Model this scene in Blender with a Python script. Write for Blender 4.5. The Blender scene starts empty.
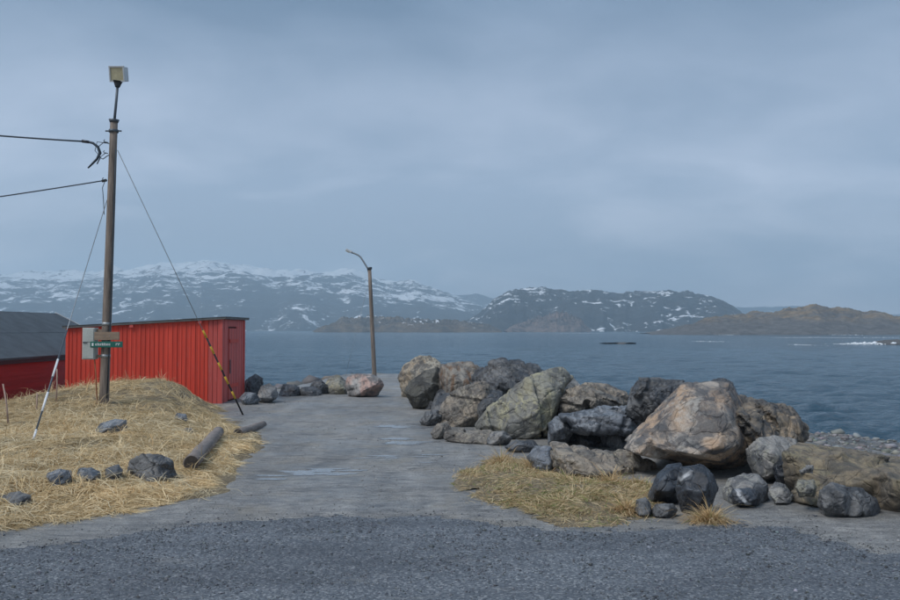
import bpy, bmesh, math, random
import numpy as np
from mathutils import Vector, Matrix

scene = bpy.context.scene
COL = scene.collection
R = math.radians

# ------------------------------------------------------------------ camera
F = 875.0                      # focal length in photo pixels (35 mm on 36 mm, 900 px wide)
HOR = 329.5                    # horizon row in the photo
PITCH = math.atan((HOR - 300.0) / F)
CAMZ = 2.0
cam_d = bpy.data.cameras.new('camera')
cam_d.sensor_width = 36.0
cam_d.lens = 35.0
cam_d.clip_start = 0.1
cam_d.clip_end = 30000
cam = bpy.data.objects.new('camera', cam_d)
cam.location = (0, 0, CAMZ)
cam.rotation_euler = (math.pi / 2 + PITCH, 0, 0)
COL.objects.link(cam)
scene.camera = cam

# ------------------------------------------------------------------ world
SUN_EL, SUN_AZ = 52.0, 232.0
world = bpy.data.worlds.new('World')
scene.world = world
world.use_nodes = True
wt = world.node_tree
wt.nodes.clear()
def wn(t, **k):
    n = wt.nodes.new(t)
    for a, b in k.items():
        setattr(n, a, b)
    return n
wout = wn('ShaderNodeOutputWorld')
wbg = wn('ShaderNodeBackground')
wbg.inputs['Strength'].default_value = 0.1
sky = wn('ShaderNodeTexSky', sky_type='NISHITA')
sky.sun_disc = False
sky.sun_elevation = R(SUN_EL)
sky.sun_rotation = R(SUN_AZ)
sky.dust_density = 3.0
tc = wn('ShaderNodeTexCoord')
sep = wn('ShaderNodeSeparateXYZ')
wt.links.new(tc.outputs['Generated'], sep.inputs[0])
def wmath(op, a, b=None, clamp=False):
    n = wn('ShaderNodeMath', operation=op, use_clamp=clamp)
    for i, v in enumerate((a, b)):
        if v is None:
            continue
        if isinstance(v, (int, float)):
            n.inputs[i].default_value = v
        else:
            wt.links.new(v, n.inputs[i])
    return n.outputs[0]
zz = wmath('MAXIMUM', sep.outputs['Z'], 0.0)
den = wmath('ADD', zz, 0.30)
cu = wmath('DIVIDE', sep.outputs['X'], den)
cv = wmath('DIVIDE', sep.outputs['Y'], den)
comb = wn('ShaderNodeCombineXYZ')
wt.links.new(cu, comb.inputs[0]); wt.links.new(cv, comb.inputs[1])
def wnoise(scale, detail, rough, loc):
    mp = wn('ShaderNodeMapping')
    mp.inputs['Location'].default_value = loc
    mp.inputs['Scale'].default_value = (0.75, 1.0, 1.0)
    wt.links.new(comb.outputs[0], mp.inputs[0])
    n = wn('ShaderNodeTexNoise')
    n.inputs['Scale'].default_value = scale
    n.inputs['Detail'].default_value = detail
    n.inputs['Roughness'].default_value = rough
    n.inputs['Distortion'].default_value = 0.35
    wt.links.new(mp.outputs[0], n.inputs['Vector'])
    return n.outputs['Fac']
n1 = wnoise(0.85, 5, 0.5, (3.1, 1.7, 0))
n2 = wnoise(3.2, 7, 0.55, (7.4, 2.2, 0))
nn = wmath('ADD', wmath('MULTIPLY', n1, 0.64), wmath('MULTIPLY', n2, 0.36))
ramp = wn('ShaderNodeValToRGB')
ramp.color_ramp.elements[0].position = 0.41
ramp.color_ramp.elements[0].color = (2.22, 2.98, 4.08, 1)
ramp.color_ramp.elements[1].position = 0.58
ramp.color_ramp.elements[1].color = (3.82, 4.58, 5.80, 1)
wt.links.new(nn, ramp.inputs[0])
# overcast cloud deck thins to a paler band towards the horizon
el = wn('ShaderNodeValToRGB')
e = el.color_ramp.elements
e[0].position = 0.0;  e[0].color = (1.30, 1.16, 1.05, 1)
e[1].position = 1.0;  e[1].color = (0.74, 0.80, 0.85, 1)
m1 = e.new(0.16); m1.color = (1.14, 1.07, 1.03, 1)
m2 = e.new(0.36); m2.color = (0.42, 0.485, 0.54, 1)
wt.links.new(zz, el.inputs[0])
mul = wn('ShaderNodeMix', data_type='RGBA', blend_type='MULTIPLY')
mul.inputs['Factor'].default_value = 1.0
wt.links.new(ramp.outputs[0], mul.inputs[6]); wt.links.new(el.outputs[0], mul.inputs[7])
mix = wn('ShaderNodeMix', data_type='RGBA')
mix.inputs['Factor'].default_value = 0.93
wt.links.new(sky.outputs[0], mix.inputs[6]); wt.links.new(mul.outputs[2], mix.inputs[7])
wt.links.new(mix.outputs[2], wbg.inputs['Color'])
wt.links.new(wbg.outputs[0], wout.inputs['Surface'])

# ------------------------------------------------------------------ sun (veiled by the overcast)
sun_d = bpy.data.lights.new('sun', 'SUN')
sun_d.energy = 1.5
sun_d.angle = R(24)
sun_d.color = (1.0, 0.98, 0.95)
sun = bpy.data.objects.new('sun', sun_d)
sd = Vector((math.sin(R(SUN_AZ)) * math.cos(R(SUN_EL)), math.cos(R(SUN_AZ)) * math.cos(R(SUN_EL)), math.sin(R(SUN_EL))))
sun.rotation_euler = sd.to_track_quat('Z', 'Y').to_euler()
sun.location = sd * 80
COL.objects.link(sun)

vs = scene.view_settings
vs.view_transform = 'Standard'
vs.look = 'None'
vs.exposure = 0.64
vs.gamma = 1.0
vs.use_curve_mapping = False
scene.cycles.use_denoising = True
scene.cycles.volume_bounces = 1
scene.cycles.max_bounces = 8

# ------------------------------------------------------------------ helpers
CP, SP = math.cos(PITCH), math.sin(PITCH)
def P(px, py, d):
    """photo pixel + distance along the ground (world y) -> world point"""
    dx, dy = px - 450.0, 300.0 - py
    vy = F * CP - dy * SP
    vz = F * SP + dy * CP
    k = d / vy
    return Vector((dx * k, d, CAMZ + vz * k))

def hash3(ix, iy, iz, seed):
    h = (ix.astype(np.uint32) * np.uint32(374761393) + iy.astype(np.uint32) * np.uint32(668265263)
         + iz.astype(np.uint32) * np.uint32(2147483647) + np.uint32((seed * 974711 + 12345) & 0xffffffff))
    h = (h ^ (h >> np.uint32(13))) * np.uint32(1274126177)
    h = (h ^ (h >> np.uint32(16))) * np.uint32(2246822519)
    h = h ^ (h >> np.uint32(15))
    return h.astype(np.float64) / 4294967295.0
def vnoise(p, seed=0):
    p = np.asarray(p, float)
    i = np.floor(p).astype(np.int64)
    f = p - i
    f = f * f * f * (f * (f * 6 - 15) + 10)
    out = 0
    for a in (0, 1):
        for b in (0, 1):
            for c in (0, 1):
                w = (f[:, 0] if a else 1 - f[:, 0]) * (f[:, 1] if b else 1 - f[:, 1]) * (f[:, 2] if c else 1 - f[:, 2])
                out = out + w * hash3(i[:, 0] + a, i[:, 1] + b, i[:, 2] + c, seed)
    return out
def fbm(p, oct=4, seed=0, gain=0.5, ridged=False):
    p = np.asarray(p, float)
    s = np.zeros(len(p)); a = 1.0; tot = 0
    for o in range(oct):
        n = vnoise(p * (2.03 ** o) + o * 17.3, seed + o)
        if ridged:
            n = 1 - np.abs(2 * n - 1)
        s += a * n; tot += a; a *= gain
    return s / tot
def worley(p, seed):
    """edge distance (F2 - F1) and the random value of the nearest cell"""
    i = np.floor(p).astype(np.int64)
    f1 = np.full(len(p), 9.0); f2 = np.full(len(p), 9.0); cid = np.zeros(len(p))
    for a in (-1, 0, 1):
        for b in (-1, 0, 1):
            for c in (-1, 0, 1):
                x, y, z = i[:, 0] + a, i[:, 1] + b, i[:, 2] + c
                q = np.stack([x + hash3(x, y, z, seed), y + hash3(x, y, z, seed + 101), z + hash3(x, y, z, seed + 202)], 1)
                d = np.sqrt(((p - q) ** 2).sum(1))
                near = d < f1
                f2 = np.where(near, f1, np.minimum(f2, d))
                cid = np.where(near, hash3(x, y, z, seed + 303), cid)
                f1 = np.where(near, d, f1)
    return f2 - f1, cid
def n2d(x, y, sc, oct=4, seed=0, ridged=False):
    x = np.asarray(x, float); sh = x.shape
    p = np.stack([x.ravel() * sc, np.asarray(y, float).ravel() * sc, np.full(x.size, 0.37)], 1)
    return fbm(p, oct, seed, ridged=ridged).reshape(sh)
def sstep(a, b, x):
    t = np.clip((x - a) / (b - a), 0, 1)
    return t * t * (3 - 2 * t)
def sdf(poly, x, y):
    """signed distance to polygon, positive inside"""
    x = np.asarray(x, float); y = np.asarray(y, float)
    d = np.full(x.shape, 1e9); ins = np.zeros(x.shape, bool)
    n = len(poly)
    for k in range(n):
        ax, ay = poly[k]; bx, by = poly[(k + 1) % n]
        ex, ey = bx - ax, by - ay
        t = np.clip(((x - ax) * ex + (y - ay) * ey) / (ex * ex + ey * ey), 0, 1)
        d = np.minimum(d, np.hypot(x - ax - t * ex, y - ay - t * ey))
        c = ((ay > y) != (by > y)) & (x < (bx - ax) * (y - ay) / ((by - ay) if by != ay else 1e-9) + ax)
        ins ^= c
    return np.where(ins, d, -d)
def G(px, py):
    v = P(px, py, 10.0)
    k = (0 - CAMZ) / (v.z - CAMZ)
    return (v.x * k, 10.0 * k)

# --- materials
def newmat(name):
    m = bpy.data.materials.new(name)
    m.use_nodes = True
    nt = m.node_tree
    b = nt.nodes['Principled BSDF']
    return m, nt, b
class NT:
    def __init__(s, nt): s.nt = nt
    def n(s, t, **k):
        x = s.nt.nodes.new(t)
        for a, b in k.items(): setattr(x, a, b)
        return x
    def l(s, a, b): s.nt.links.new(a, b)
    def setin(s, sock, v):
        if isinstance(v, bpy.types.NodeSocket): s.l(v, sock)
        else: sock.default_value = v
    def math(s, op, a, b=0.0, clamp=False):
        x = s.n('ShaderNodeMath', operation=op, use_clamp=clamp)
        s.setin(x.inputs[0], a); s.setin(x.inputs[1], b)
        return x.outputs[0]
    def vmath(s, op, a, b):
        x = s.n('ShaderNodeVectorMath', operation=op)
        s.setin(x.inputs[0], a); s.setin(x.inputs[1], b)
        return x.outputs[0]
    def mapping(s, v, scale=(1, 1, 1), rot=(0, 0, 0), loc=(0, 0, 0)):
        x = s.n('ShaderNodeMapping')
        s.l(v, x.inputs[0])
        x.inputs['Location'].default_value = loc
        x.inputs['Rotation'].default_value = rot
        x.inputs['Scale'].default_value = scale
        return x.outputs[0]
    def noise(s, v, scale, detail=4, rough=0.55, dist=0.0):
        x = s.n('ShaderNodeTexNoise')
        s.l(v, x.inputs['Vector'])
        x.inputs['Scale'].default_value = scale
        x.inputs['Detail'].default_value = detail
        x.inputs['Roughness'].default_value = rough
        x.inputs['Distortion'].default_value = dist
        return x.outputs['Fac']
    def vor(s, v, scale, feature='F1', out='Distance'):
        x = s.n('ShaderNodeTexVoronoi', feature=feature)
        s.l(v, x.inputs['Vector'])
        x.inputs['Scale'].default_value = scale
        return x.outputs[out]
    def ramp(s, f, stops):
        x = s.n('ShaderNodeValToRGB')
        e = x.color_ramp.elements
        for k, (p, c) in enumerate(stops):
            q = e[k] if k < 2 else e.new(p)
            q.position = p
            q.color = (c[0], c[1], c[2], 1) if isinstance(c, (tuple, list)) else (c, c, c, 1)
        s.l(f, x.inputs[0])
        return x.outputs[0]
    def mix(s, f, a, b, mode='MIX'):
        x = s.n('ShaderNodeMix', data_type='RGBA', blend_type=mode)
        s.setin(x.inputs['Factor'], f)
        for sock, v in ((x.inputs[6], a), (x.inputs[7], b)):
            if isinstance(v, bpy.types.NodeSocket): s.l(v, sock)
            else: sock.default_value = (v[0], v[1], v[2], 1)
        return x.outputs[2]
    def bump(s, h, strength, dist, normal=None):
        x = s.n('ShaderNodeBump')
        s.l(h, x.inputs['Height'])
        x.inputs['Strength'].default_value = strength
        x.inputs['Distance'].default_value = dist
        if normal is not None: s.l(normal, x.inputs['Normal'])
        return x.outputs[0]
    def coord(s, rnd=True):
        t = s.n('ShaderNodeTexCoord')
        v = t.outputs['Object']
        if rnd:
            o = s.n('ShaderNodeObjectInfo')
            v = s.vmath('ADD', v, s.vmath('SCALE', (37.0, 19.0, 53.0), (0, 0, 0)))
            sc = v.node.inputs[1].links[0].from_node
            s.l(o.outputs['Random'], sc.inputs['Scale'])
        return v

def simple(name, col, rough=0.7, var=0.25, scale=6.0, metal=0.0, bump=0.3, bscale=40.0, stretch=(1, 1, 1)):
    m, nt, b = newmat(name)
    N = NT(nt)
    v = N.mapping(N.coord(), scale=stretch)
    f = N.noise(v, scale, 5, 0.6)
    lo = tuple(c * (1 - var) for c in col); hi = tuple(min(1, c * (1 + var)) for c in col)
    c = N.ramp(f, [(0.3, lo), (0.7, hi)])
    g = N.noise(v, bscale, 4, 0.6)
    c = N.mix(0.3, c, N.ramp(g, [(0.3, (0.55, 0.55, 0.55)), (0.7, (1.3, 1.3, 1.3))]), 'MULTIPLY')
    N.l(c, b.inputs['Base Color'])
    b.inputs['Roughness'].default_value = rough
    b.inputs['Metallic'].default_value = metal
    if bump:
        N.l(N.bump(g, bump, 0.01), b.inputs['Normal'])
    return m

def rockmat(name, a, bcol, dark, band=3.0, banddir=(0.5, 0.3, 0.2), patch=1.2, lichen=None, lich=0.0, vein=None, veinw=0.0,
            rough=0.75, wet=0.0, stain=None, stainamt=0.0, bandamt=0.6, speck=0.35):
    m, nt, b = newmat(name)
    N = NT(nt)
    v = N.coord()
    warp = N.n('ShaderNodeTexNoise'); N.l(v, warp.inputs['Vector']); warp.inputs['Scale'].default_value = 1.3
    warp.inputs['Detail'].default_value = 3
    vw = N.vmath('ADD', v, N.vmath('MULTIPLY', warp.outputs['Color'], (0.7, 0.7, 0.7)))
    # large mineral patches
    c = N.mix(N.ramp(N.noise(vw, patch, 5, 0.62), [(0.45, 0.0), (0.55, 1.0)]), a, bcol)
    # foliation bands
    w = N.n('ShaderNodeTexWave'); N.l(N.mapping(vw, rot=banddir), w.inputs['Vector'])
    w.inputs['Scale'].default_value = band; w.inputs['Distortion'].default_value = 7.0
    w.inputs['Detail'].default_value = 4; w.inputs['Detail Scale'].default_value = 1.6
    bm_ = N.ramp(w.outputs['Fac'], [(0.45, 0.0), (0.85, 1.0)])
    gate = N.ramp(N.noise(v, 1.7, 3, 0.5), [(0.38, 0.0), (0.62, 1.0)])
    c = N.mix(N.math('MULTIPLY', N.math('MULTIPLY', bm_, gate), bandamt), c, dark)
    # dark weathering film
    c = N.mix(N.math('MULTIPLY', N.ramp(N.noise(vw, 3.1, 6, 0.68), [(0.48, 0.0), (0.56, 1.0)]), 0.8), c, dark)
    if stain is not None:
        sv = N.noise(N.mapping(v, scale=(5.0, 5.0, 0.5)), 1.0, 4, 0.6)
        c = N.mix(N.math('MULTIPLY', N.ramp(sv, [(0.5, 0.0), (0.62, 1.0)]), stainamt), c, stain)
    if vein is not None:
        vv = N.vor(vw, 1.15, 'DISTANCE_TO_EDGE')
        g2 = N.ramp(N.noise(v, 2.3, 3, 0.5), [(0.45, 0.0), (0.6, 1.0)])
        c = N.mix(N.math('MULTIPLY', N.ramp(vv, [(veinw * 0.4, 1.0), (veinw, 0.0)]), g2), c, vein)
    if lichen is not None:
        lf = N.math('MULTIPLY', N.ramp(N.noise(v, 9.0, 5, 0.7), [(0.5, 0.0), (0.58, 1.0)]),
                    N.ramp(N.noise(v, 1.4, 3, 0.5), [(0.45, 0.0), (0.62, 1.0)]))
        c = N.mix(N.math('MULTIPLY', lf, lich), c, lichen)
    # thin dark fracture lines
    fl = N.math('MULTIPLY', N.ramp(N.vor(vw, 2.4, 'DISTANCE_TO_EDGE'), [(0.004, 1.0), (0.022, 0.0)]), N.ramp(N.noise(v, 2.9, 3, .5), [(0.50, 0.0), (0.62, 0.75)]))
    c = N.mix(fl, c, tuple(q * 0.45 for q in dark))
    # mineral speckle
    sp = N.noise(v, 55.0, 3, 0.7)
    c = N.mix(speck, c, N.ramp(sp, [(0.35, (0.4, 0.4, 0.42)), (0.65, (1.5, 1.48, 1.44))]), 'MULTIPLY')
    N.l(c, b.inputs['Base Color'])
    b.inputs['Roughness'].default_value = rough
    rr = N.ramp(N.noise(v, 4.0, 4, 0.6), [(0.3, max(0.12, rough - 0.3)), (0.7, min(1, rough + 0.12))])
    N.l(rr, b.inputs['Roughness'])
    h1 = N.noise(vw, 11.0, 8, 0.74)
    h2 = N.vor(vw, 4.5, 'DISTANCE_TO_EDGE')
    nb = N.bump(N.ramp(h2, [(0.0, 0.0), (0.06, 1.0)]), 0.55, 0.03)
    nb = N.bump(h1, 0.7, 0.026, nb)
    nb = N.bump(sp, 0.25, 0.01, nb)
    N.l(nb, b.inputs['Normal'])
    return m

# --- meshes
def link(name, me, mat=None, parent=None, loc=None):
    o = bpy.data.objects.new(name, me)
    COL.objects.link(o)
    if mat is not None and me is not None and not me.materials:
        me.materials.append(mat)
    if parent is not None:
        o.parent = parent
    if loc is not None:
        o.location = loc
    return o
def tag(o, label, cat, group=None):
    o['label'] = label; o['category'] = cat
    if group: o['group'] = group
    return o
def struct(o, kind='structure'):
    o['kind'] = kind
    return o
def empty(name, loc, rz=0.0):
    o = bpy.data.objects.new(name, None)
    o.empty_display_size = 0.1
    o.location = loc; o.rotation_euler = (0, 0, rz)
    COL.objects.link(o)
    return o
def mesh_np(name, verts, faces, smooth=False, colors=None):
    """verts (n,3), faces (m,k) all same k"""
    me = bpy.data.meshes.new(name)
    verts = np.asarray(verts, np.float32); faces = np.asarray(faces, np.int32)
    k = faces.shape[1]
    me.vertices.add(len(verts)); me.vertices.foreach_set('co', verts.ravel())
    me.loops.add(faces.size); me.loops.foreach_set('vertex_index', faces.ravel())
    me.polygons.add(len(faces))
    me.polygons.foreach_set('loop_start', np.arange(0, faces.size, k, dtype=np.int32))
    me.polygons.foreach_set('loop_total', np.full(len(faces), k, np.int32))
    me.update(calc_edges=True)
    me.validate()
    if smooth:
        me.polygons.foreach_set('use_smooth', np.ones(len(me.polygons), bool))
    if colors is not None:
        ca = me.color_attributes.new('tint', 'FLOAT_COLOR', 'POINT')
        ca.data.foreach_set('color', np.asarray(colors, np.float32).ravel())
    return me
def grid_np(name, X, Y, Z, smooth=True, keep=None):
    r, c = X.shape
    v = np.stack([X.ravel(), Y.ravel(), Z.ravel()], 1)
    i = np.arange(r * c).reshape(r, c)
    f = np.stack([i[:-1, :-1], i[:-1, 1:], i[1:, 1:], i[1:, :-1]], -1)
    if keep is not None:
        k = keep[:-1, :-1] & keep[:-1, 1:] & keep[1:, 1:] & keep[1:, :-1]
        f = f[k]
    f = f.reshape(-1, 4)
    if keep is not None:
        used = np.unique(f); mp = np.full(len(v), -1); mp[used] = np.arange(len(used))
        v = v[used]; f = mp[f]
    return mesh_np(name, v, f, smooth)
def bm_mesh(name, bm, smooth=False):
    me = bpy.data.meshes.new(name)
    bm.normal_update()
    bm.to_mesh(me); bm.free()
    if smooth:
        for p in me.polygons: p.use_smooth = True
    return me
def box_bm(x0, x1, y0, y1, z0, z1, bm=None, bevel=0.0, mat=None):
    new = bm is None
    if new: bm = bmesh.new()
    r = bmesh.ops.create_cube(bm, size=1.0)
    vs_ = r['verts']
    for v in vs_:
        v.co = Vector((x0 + (v.co.x + .5) * (x1 - x0), y0 + (v.co.y + .5) * (y1 - y0), z0 + (v.co.z + .5) * (z1 - z0)))
    if mat is not None:
        for v in vs_: v.co = mat @ v.co
    if bevel > 0:
        ed = list({e for v in vs_ for e in v.link_edges})
        bmesh.ops.bevel(bm, geom=ed, offset=bevel, segments=2, affect='EDGES', profile=0.6)
    return bm
def tube_bm(path, radii, seg=10, bm=None, caps=True):
    if bm is None: bm = bmesh.new()
    pts = [Vector(p) for p in path]
    if not isinstance(radii, (list, tuple)): radii = [radii] * len(pts)
    rings = []
    up = None
    for i, p in enumerate(pts):
        t = (pts[min(i + 1, len(pts) - 1)] - pts[max(i - 1, 0)]).normalized()
        if up is None:
            up = t.orthogonal().normalized()
        else:
            up = (up - t * up.dot(t)).normalized()
        s = t.cross(up)
        rings.append([bm.verts.new(p + (up * math.cos(a) + s * math.sin(a)) * radii[i])
                      for a in [2 * math.pi * k / seg for k in range(seg)]])
    for a, b in zip(rings[:-1], rings[1:]):
        for k in range(seg):
            bm.faces.new((a[k], a[(k + 1) % seg], b[(k + 1) % seg], b[k]))
    if caps:
        bm.faces.new(list(reversed(rings[0]))); bm.faces.new(rings[-1])
    return bm

# ------------------------------------------------------------------ terrain height
SEA = -2.0
PLATEAU = [(-90, -60), (-90, 31), (-14, 31), (-7.5, 29.5), (-5.8, 30.5), (-5.0, 42), (-1.4, 42), (-0.9, 28), (0.6, 21.5),
           (2.2, 17), (3.6, 14.6), (6.2, 13.2), (12, 12.0), (90, 9), (90, -60)]
def ground_z(x, y):
    x = np.asarray(x, float); y = np.asarray(y, float)
    s = sdf(PLATEAU, x, y)
    out = np.maximum(-s, 0)
    beach = sstep(3.5, 8.0, x) * sstep(40, 30, y)
    slope = 0.55 * (1 - beach) + 0.118 * beach
    z = -out * slope
    z = np.where(z < -3.5, -3.5 + (z + 3.5) * 0.15, z)
    z = np.maximum(z, -5.0)
    rough = sstep(0.0, 2.0, out)
    z = z + rough * (n2d(x, y, 0.55, 4, 5) - 0.5) * 0.5
    z = z + (n2d(x, y, 0.35, 3, 9) - 0.5) * 0.05 * (1 - rough) - 0.012 * np.clip(y - 20, 0, 20) * (1 - rough) * 0.5
    # the land drops a little beside the boat shed on the left
    z = z - 0.30 * sstep(-9.5, -12.5, x) * sstep(17, 21, y)
    return z
mp = [G(0, 528), G(60, 521), G(130, 509), G(180, 503), G(205, 497), G(224, 480), G(236, 457), G(256, 437), G(254, 432), G(238, 434), G(226, 425), G(220, 415)]
MOUND = [(-32, 7.2), (-9, 8.2)] + mp + [(-5.6, 21.6), (-6.4, 23.4), (-7.0, 24.6), (-10.9, 25.5), (-11.3, 33), (-32, 33)]
def mound_z(x, y):
    s = sdf(MOUND, x, y) + (n2d(x, y, 1.3, 3, 21) - 0.5) * 0.7
    m = 0.16 * sstep(-0.1, 1.6, s) - 0.25 * sstep(0.1, -0.8, s)
    m = m + 0.58 * np.exp(-0.5 * (((x + 7.4) / 2.1) ** 2 + ((y - 21.6) / 2.3) ** 2)) * sstep(-0.2, 1.4, s)
    m = m + 0.14 * np.exp(-0.5 * (((x + 6.5) / 2.5) ** 2 + ((y - 14.5) / 2.6) ** 2))
    m = m + (n2d(x, y, 0.9, 4, 33) - 0.5) * 0.20 * sstep(0.0, 1.0, s)
    return ground_z(x, y) + m
def surf(x, y):
    x = np.atleast_1d(np.asarray(x, float)); y = np.atleast_1d(np.asarray(y, float))
    return np.maximum(ground_z(x, y), mound_z(x, y))
def s1(x, y): return float(surf(x, y)[0])
def hitsurf(px, py):
    """where the ray through a photo pixel meets the land"""
    ds = np.linspace(5, 60, 2200)
    v = P(px, py, 1.0); o = Vector((0, 0, CAMZ))
    xs = v.x * ds; zs = CAMZ + (v.z - CAMZ) * ds
    g = surf(xs, ds)
    k = np.argmax(zs < g)
    return Vector((xs[k], ds[k], g[k]))

# ================================================================== MATERIALS
def ground_mat():
    m, nt, b = newmat('compacted_gravel_track'); N = NT(nt)
    v = N.coord(False)
    big = N.noise(N.mapping(v, scale=(0.55, 0.32, 1)), 1.0, 5, 0.6, 0.6)
    c = N.ramp(big, [(0.3, (0.205, 0.203, 0.198)), (0.5, (0.275, 0.272, 0.265)), (0.7, (0.335, 0.328, 0.315))])
    # ruts along the track
    rut = N.noise(N.mapping(v, scale=(1.6, 0.16, 1)), 1.3, 4, 0.6, 0.4)
    c = N.mix(0.55, c, N.ramp(rut, [(0.35, (0.62, 0.64, 0.66)), (0.65, (1.2, 1.19, 1.17))]), 'MULTIPLY')
    md_ = N.noise(N.mapping(v, scale=(1.0, 2.2, 1)), 3.2, 7, 0.72, 0.3)
    c = N.mix(0.85, c, N.ramp(md_, [(0.33, (0.55, 0.56, 0.58)), (0.67, (1.32, 1.29, 1.25))]), 'MULTIPLY')
    sandy = N.math('MULTIPLY', N.ramp(N.noise(N.mapping(v, scale=(0.8, 0.5, 1), loc=(4, 9, 0)), 1.1, 7, 0.7, 0.4), [(0.5, 0.0), (0.62, 1.0)]), 0.65)
    c = N.mix(sandy, c, (0.27, 0.245, 0.205))
    grain = N.noise(N.mapping(v, scale=(2.5, 9.0, 1)), 2.0, 6, 0.75)
    c = N.mix(0.7, c, N.ramp(grain, [(0.35, (0.6, 0.6, 0.61)), (0.65, (1.3, 1.29, 1.27))]), 'MULTIPLY')
    # dark scattered gravel stains
    st = N.math('MULTIPLY', N.ramp(N.noise(N.mapping(v, scale=(0.9, 1.6, 1)), 1.4, 7, 0.7, 0.5), [(0.55, 0.0), (0.64, 1.0)]), 0.6)
    c = N.mix(st, c, (0.085, 0.09, 0.095))
    fine = N.noise(v, 48.0, 5, 0.8)
    c = N.mix(0.85, c, N.ramp(fine, [(0.35, (0.45, 0.45, 0.45)), (0.65, (1.45, 1.45, 1.45))]), 'MULTIPLY')
    # shore below the plateau: dark weedy stones
    g = N.n('ShaderNodeNewGeometry'); sp = N.n('ShaderNodeSeparateXYZ'); N.l(g.outputs['Position'], sp.inputs[0])
    low = N.math('MULTIPLY', N.math('SUBTRACT', -0.25, sp.outputs['Z']), 2.2, True)
    cells = N.vor(v, 2.6, 'F1', 'Color')
    sh = N.mix(N.vor(v, 2.6), (0.17, 0.16, 0.15), (0.07, 0.075, 0.075))
    cs = N.n('ShaderNodeSeparateColor'); N.l(cells, cs.inputs[0])
    sh = N.mix(0.8, sh, N.ramp(cs.outputs[0], [(0.0, (0.55, 0.55, 0.56)), (1.0, (1.5, 1.47, 1.42))]), 'MULTIPLY')
    c = N.mix(low, c, sh)
    N.l(c, b.inputs['Base Color'])
    wetf = N.noise(N.mapping(v, scale=(0.5, 1.1, 1)), 0.9, 4, 0.55)
    N.l(N.ramp(wetf, [(0.4, 0.38), (0.62, 0.8)]), b.inputs['Roughness'])
    nb = N.bump(N.noise(v, 9.0, 6, 0.65), 0.5, 0.03)
    nb = N.bump(fine, 0.8, 0.02, nb)
    N.l(nb, b.inputs['Normal'])
    return m
def gravel_mat():
    m, nt, b = newmat('dark_crushed_gravel'); N = NT(nt)
    v = N.coord(False)
    cells = N.vor(v, 60.0, 'F1', 'Color')
    bw = N.n('ShaderNodeSeparateColor'); N.l(cells, bw.inputs[0])
    c = N.ramp(bw.outputs[0], [(0.0, (0.045, 0.052, 0.062)), (0.6, (0.105, 0.115, 0.13)), (0.85, (0.15, 0.16, 0.17)), (1.0, (0.27, 0.275, 0.28))])
    big = N.noise(N.mapping(v, scale=(0.35, 1.0, 1)), 1.1, 5, 0.65, 0.4)
    c = N.mix(0.8, c, N.ramp(big, [(0.3, (0.6, 0.6, 0.62)), (0.7, (1.35, 1.35, 1.33))]), 'MULTIPLY')
    sand = N.ramp(N.noise(N.mapping(v, scale=(0.5, 1.7, 1)), 1.9, 6, 0.7), [(0.6, 0.0), (0.7, 0.6)])
    c = N.mix(sand, c, (0.2, 0.195, 0.185))
    N.l(c, b.inputs['Base Color'])
    b.inputs['Roughness'].default_value = 0.62
    d = N.vor(v, 60.0)
    nb = N.bump(N.noise(v, 5, 5, 0.6), 0.4, 0.05)
    nb = N.bump(d, -0.9, 0.02, nb)
    N.l(nb, b.inputs['Normal'])
    return m
def thatch_mat():
    m, nt, b = newmat('matted_dry_grass_soil'); N = NT(nt)
    v = N.coord(False)
    f = N.noise(v, 1.7, 6, 0.65, 0.5)
    c = N.ramp(f, [(0.3, (0.12, 0.095, 0.065)), (0.5, (0.24, 0.19, 0.12)), (0.7, (0.36, 0.29, 0.18))])
    s = N.noise(N.mapping(v, scale=(30, 6, 8), rot=(0, 0, 0.6)), 1.0, 5, 0.7, 1.0)
    c = N.mix(0.6, c, N.ramp(s, [(0.35, (0.45, 0.43, 0.4)), (0.65, (1.4, 1.4, 1.35))]), 'MULTIPLY')
    N.l(c, b.inputs['Base Color'])
    b.inputs['Roughness'].default_value = 0.95
    N.l(N.bump(s, 0.8, 0.05), b.inputs['Normal'])
    return m
def attr_mat(name, rough=0.8, spec=0.3, trans=0.0):
    m, nt, b = newmat(name); N = NT(nt)
    a = N.n('ShaderNodeVertexColor', layer_name='tint')
    N.l(a.outputs['Color'], b.inputs['Base Color'])
    b.inputs['Roughness'].default_value = rough
    b.inputs['Specular IOR Level'].default_value = spec
    if trans:
        t = N.n('ShaderNodeBsdfTranslucent'); N.l(a.outputs['Color'], t.inputs['Color'])
        mx = N.n('ShaderNodeMixShader'); mx.inputs[0].default_value = trans
        out = nt.nodes['Material Output']
        N.l(b.outputs[0], mx.inputs[1]); N.l(t.outputs[0], mx.inputs[2]); N.l(mx.outputs[0], out.inputs['Surface'])
    return m
def water_mat():
    m, nt, b = newmat('sea_water'); N = NT(nt)
    v = N.coord(False)
    c = N.ramp(N.noise(N.mapping(v, scale=(0.01, 0.004, 1)), 1.0, 4, 0.6), [(0.35, (0.015, 0.054, 0.088)), (0.65, (0.026, 0.078, 0.118))])
    N.l(c, b.inputs['Base Color'])
    b.inputs['Roughness'].default_value = 0.12
    b.inputs['IOR'].default_value = 1.333
    h1 = N.noise(N.mapping(v, scale=(0.8, 1.0, 1)), 2.2, 5, 0.62, 0.3)
    h2 = N.noise(N.mapping(v, scale=(0.05, 0.10, 1)), 1.0, 5, 0.6, 0.3)
    nb = N.bump(h2, 0.6, 2.0)
    nb = N.bump(h1, 1.0, 0.46, nb)
    N.l(nb, b.inputs['Normal'])
    return m
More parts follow.
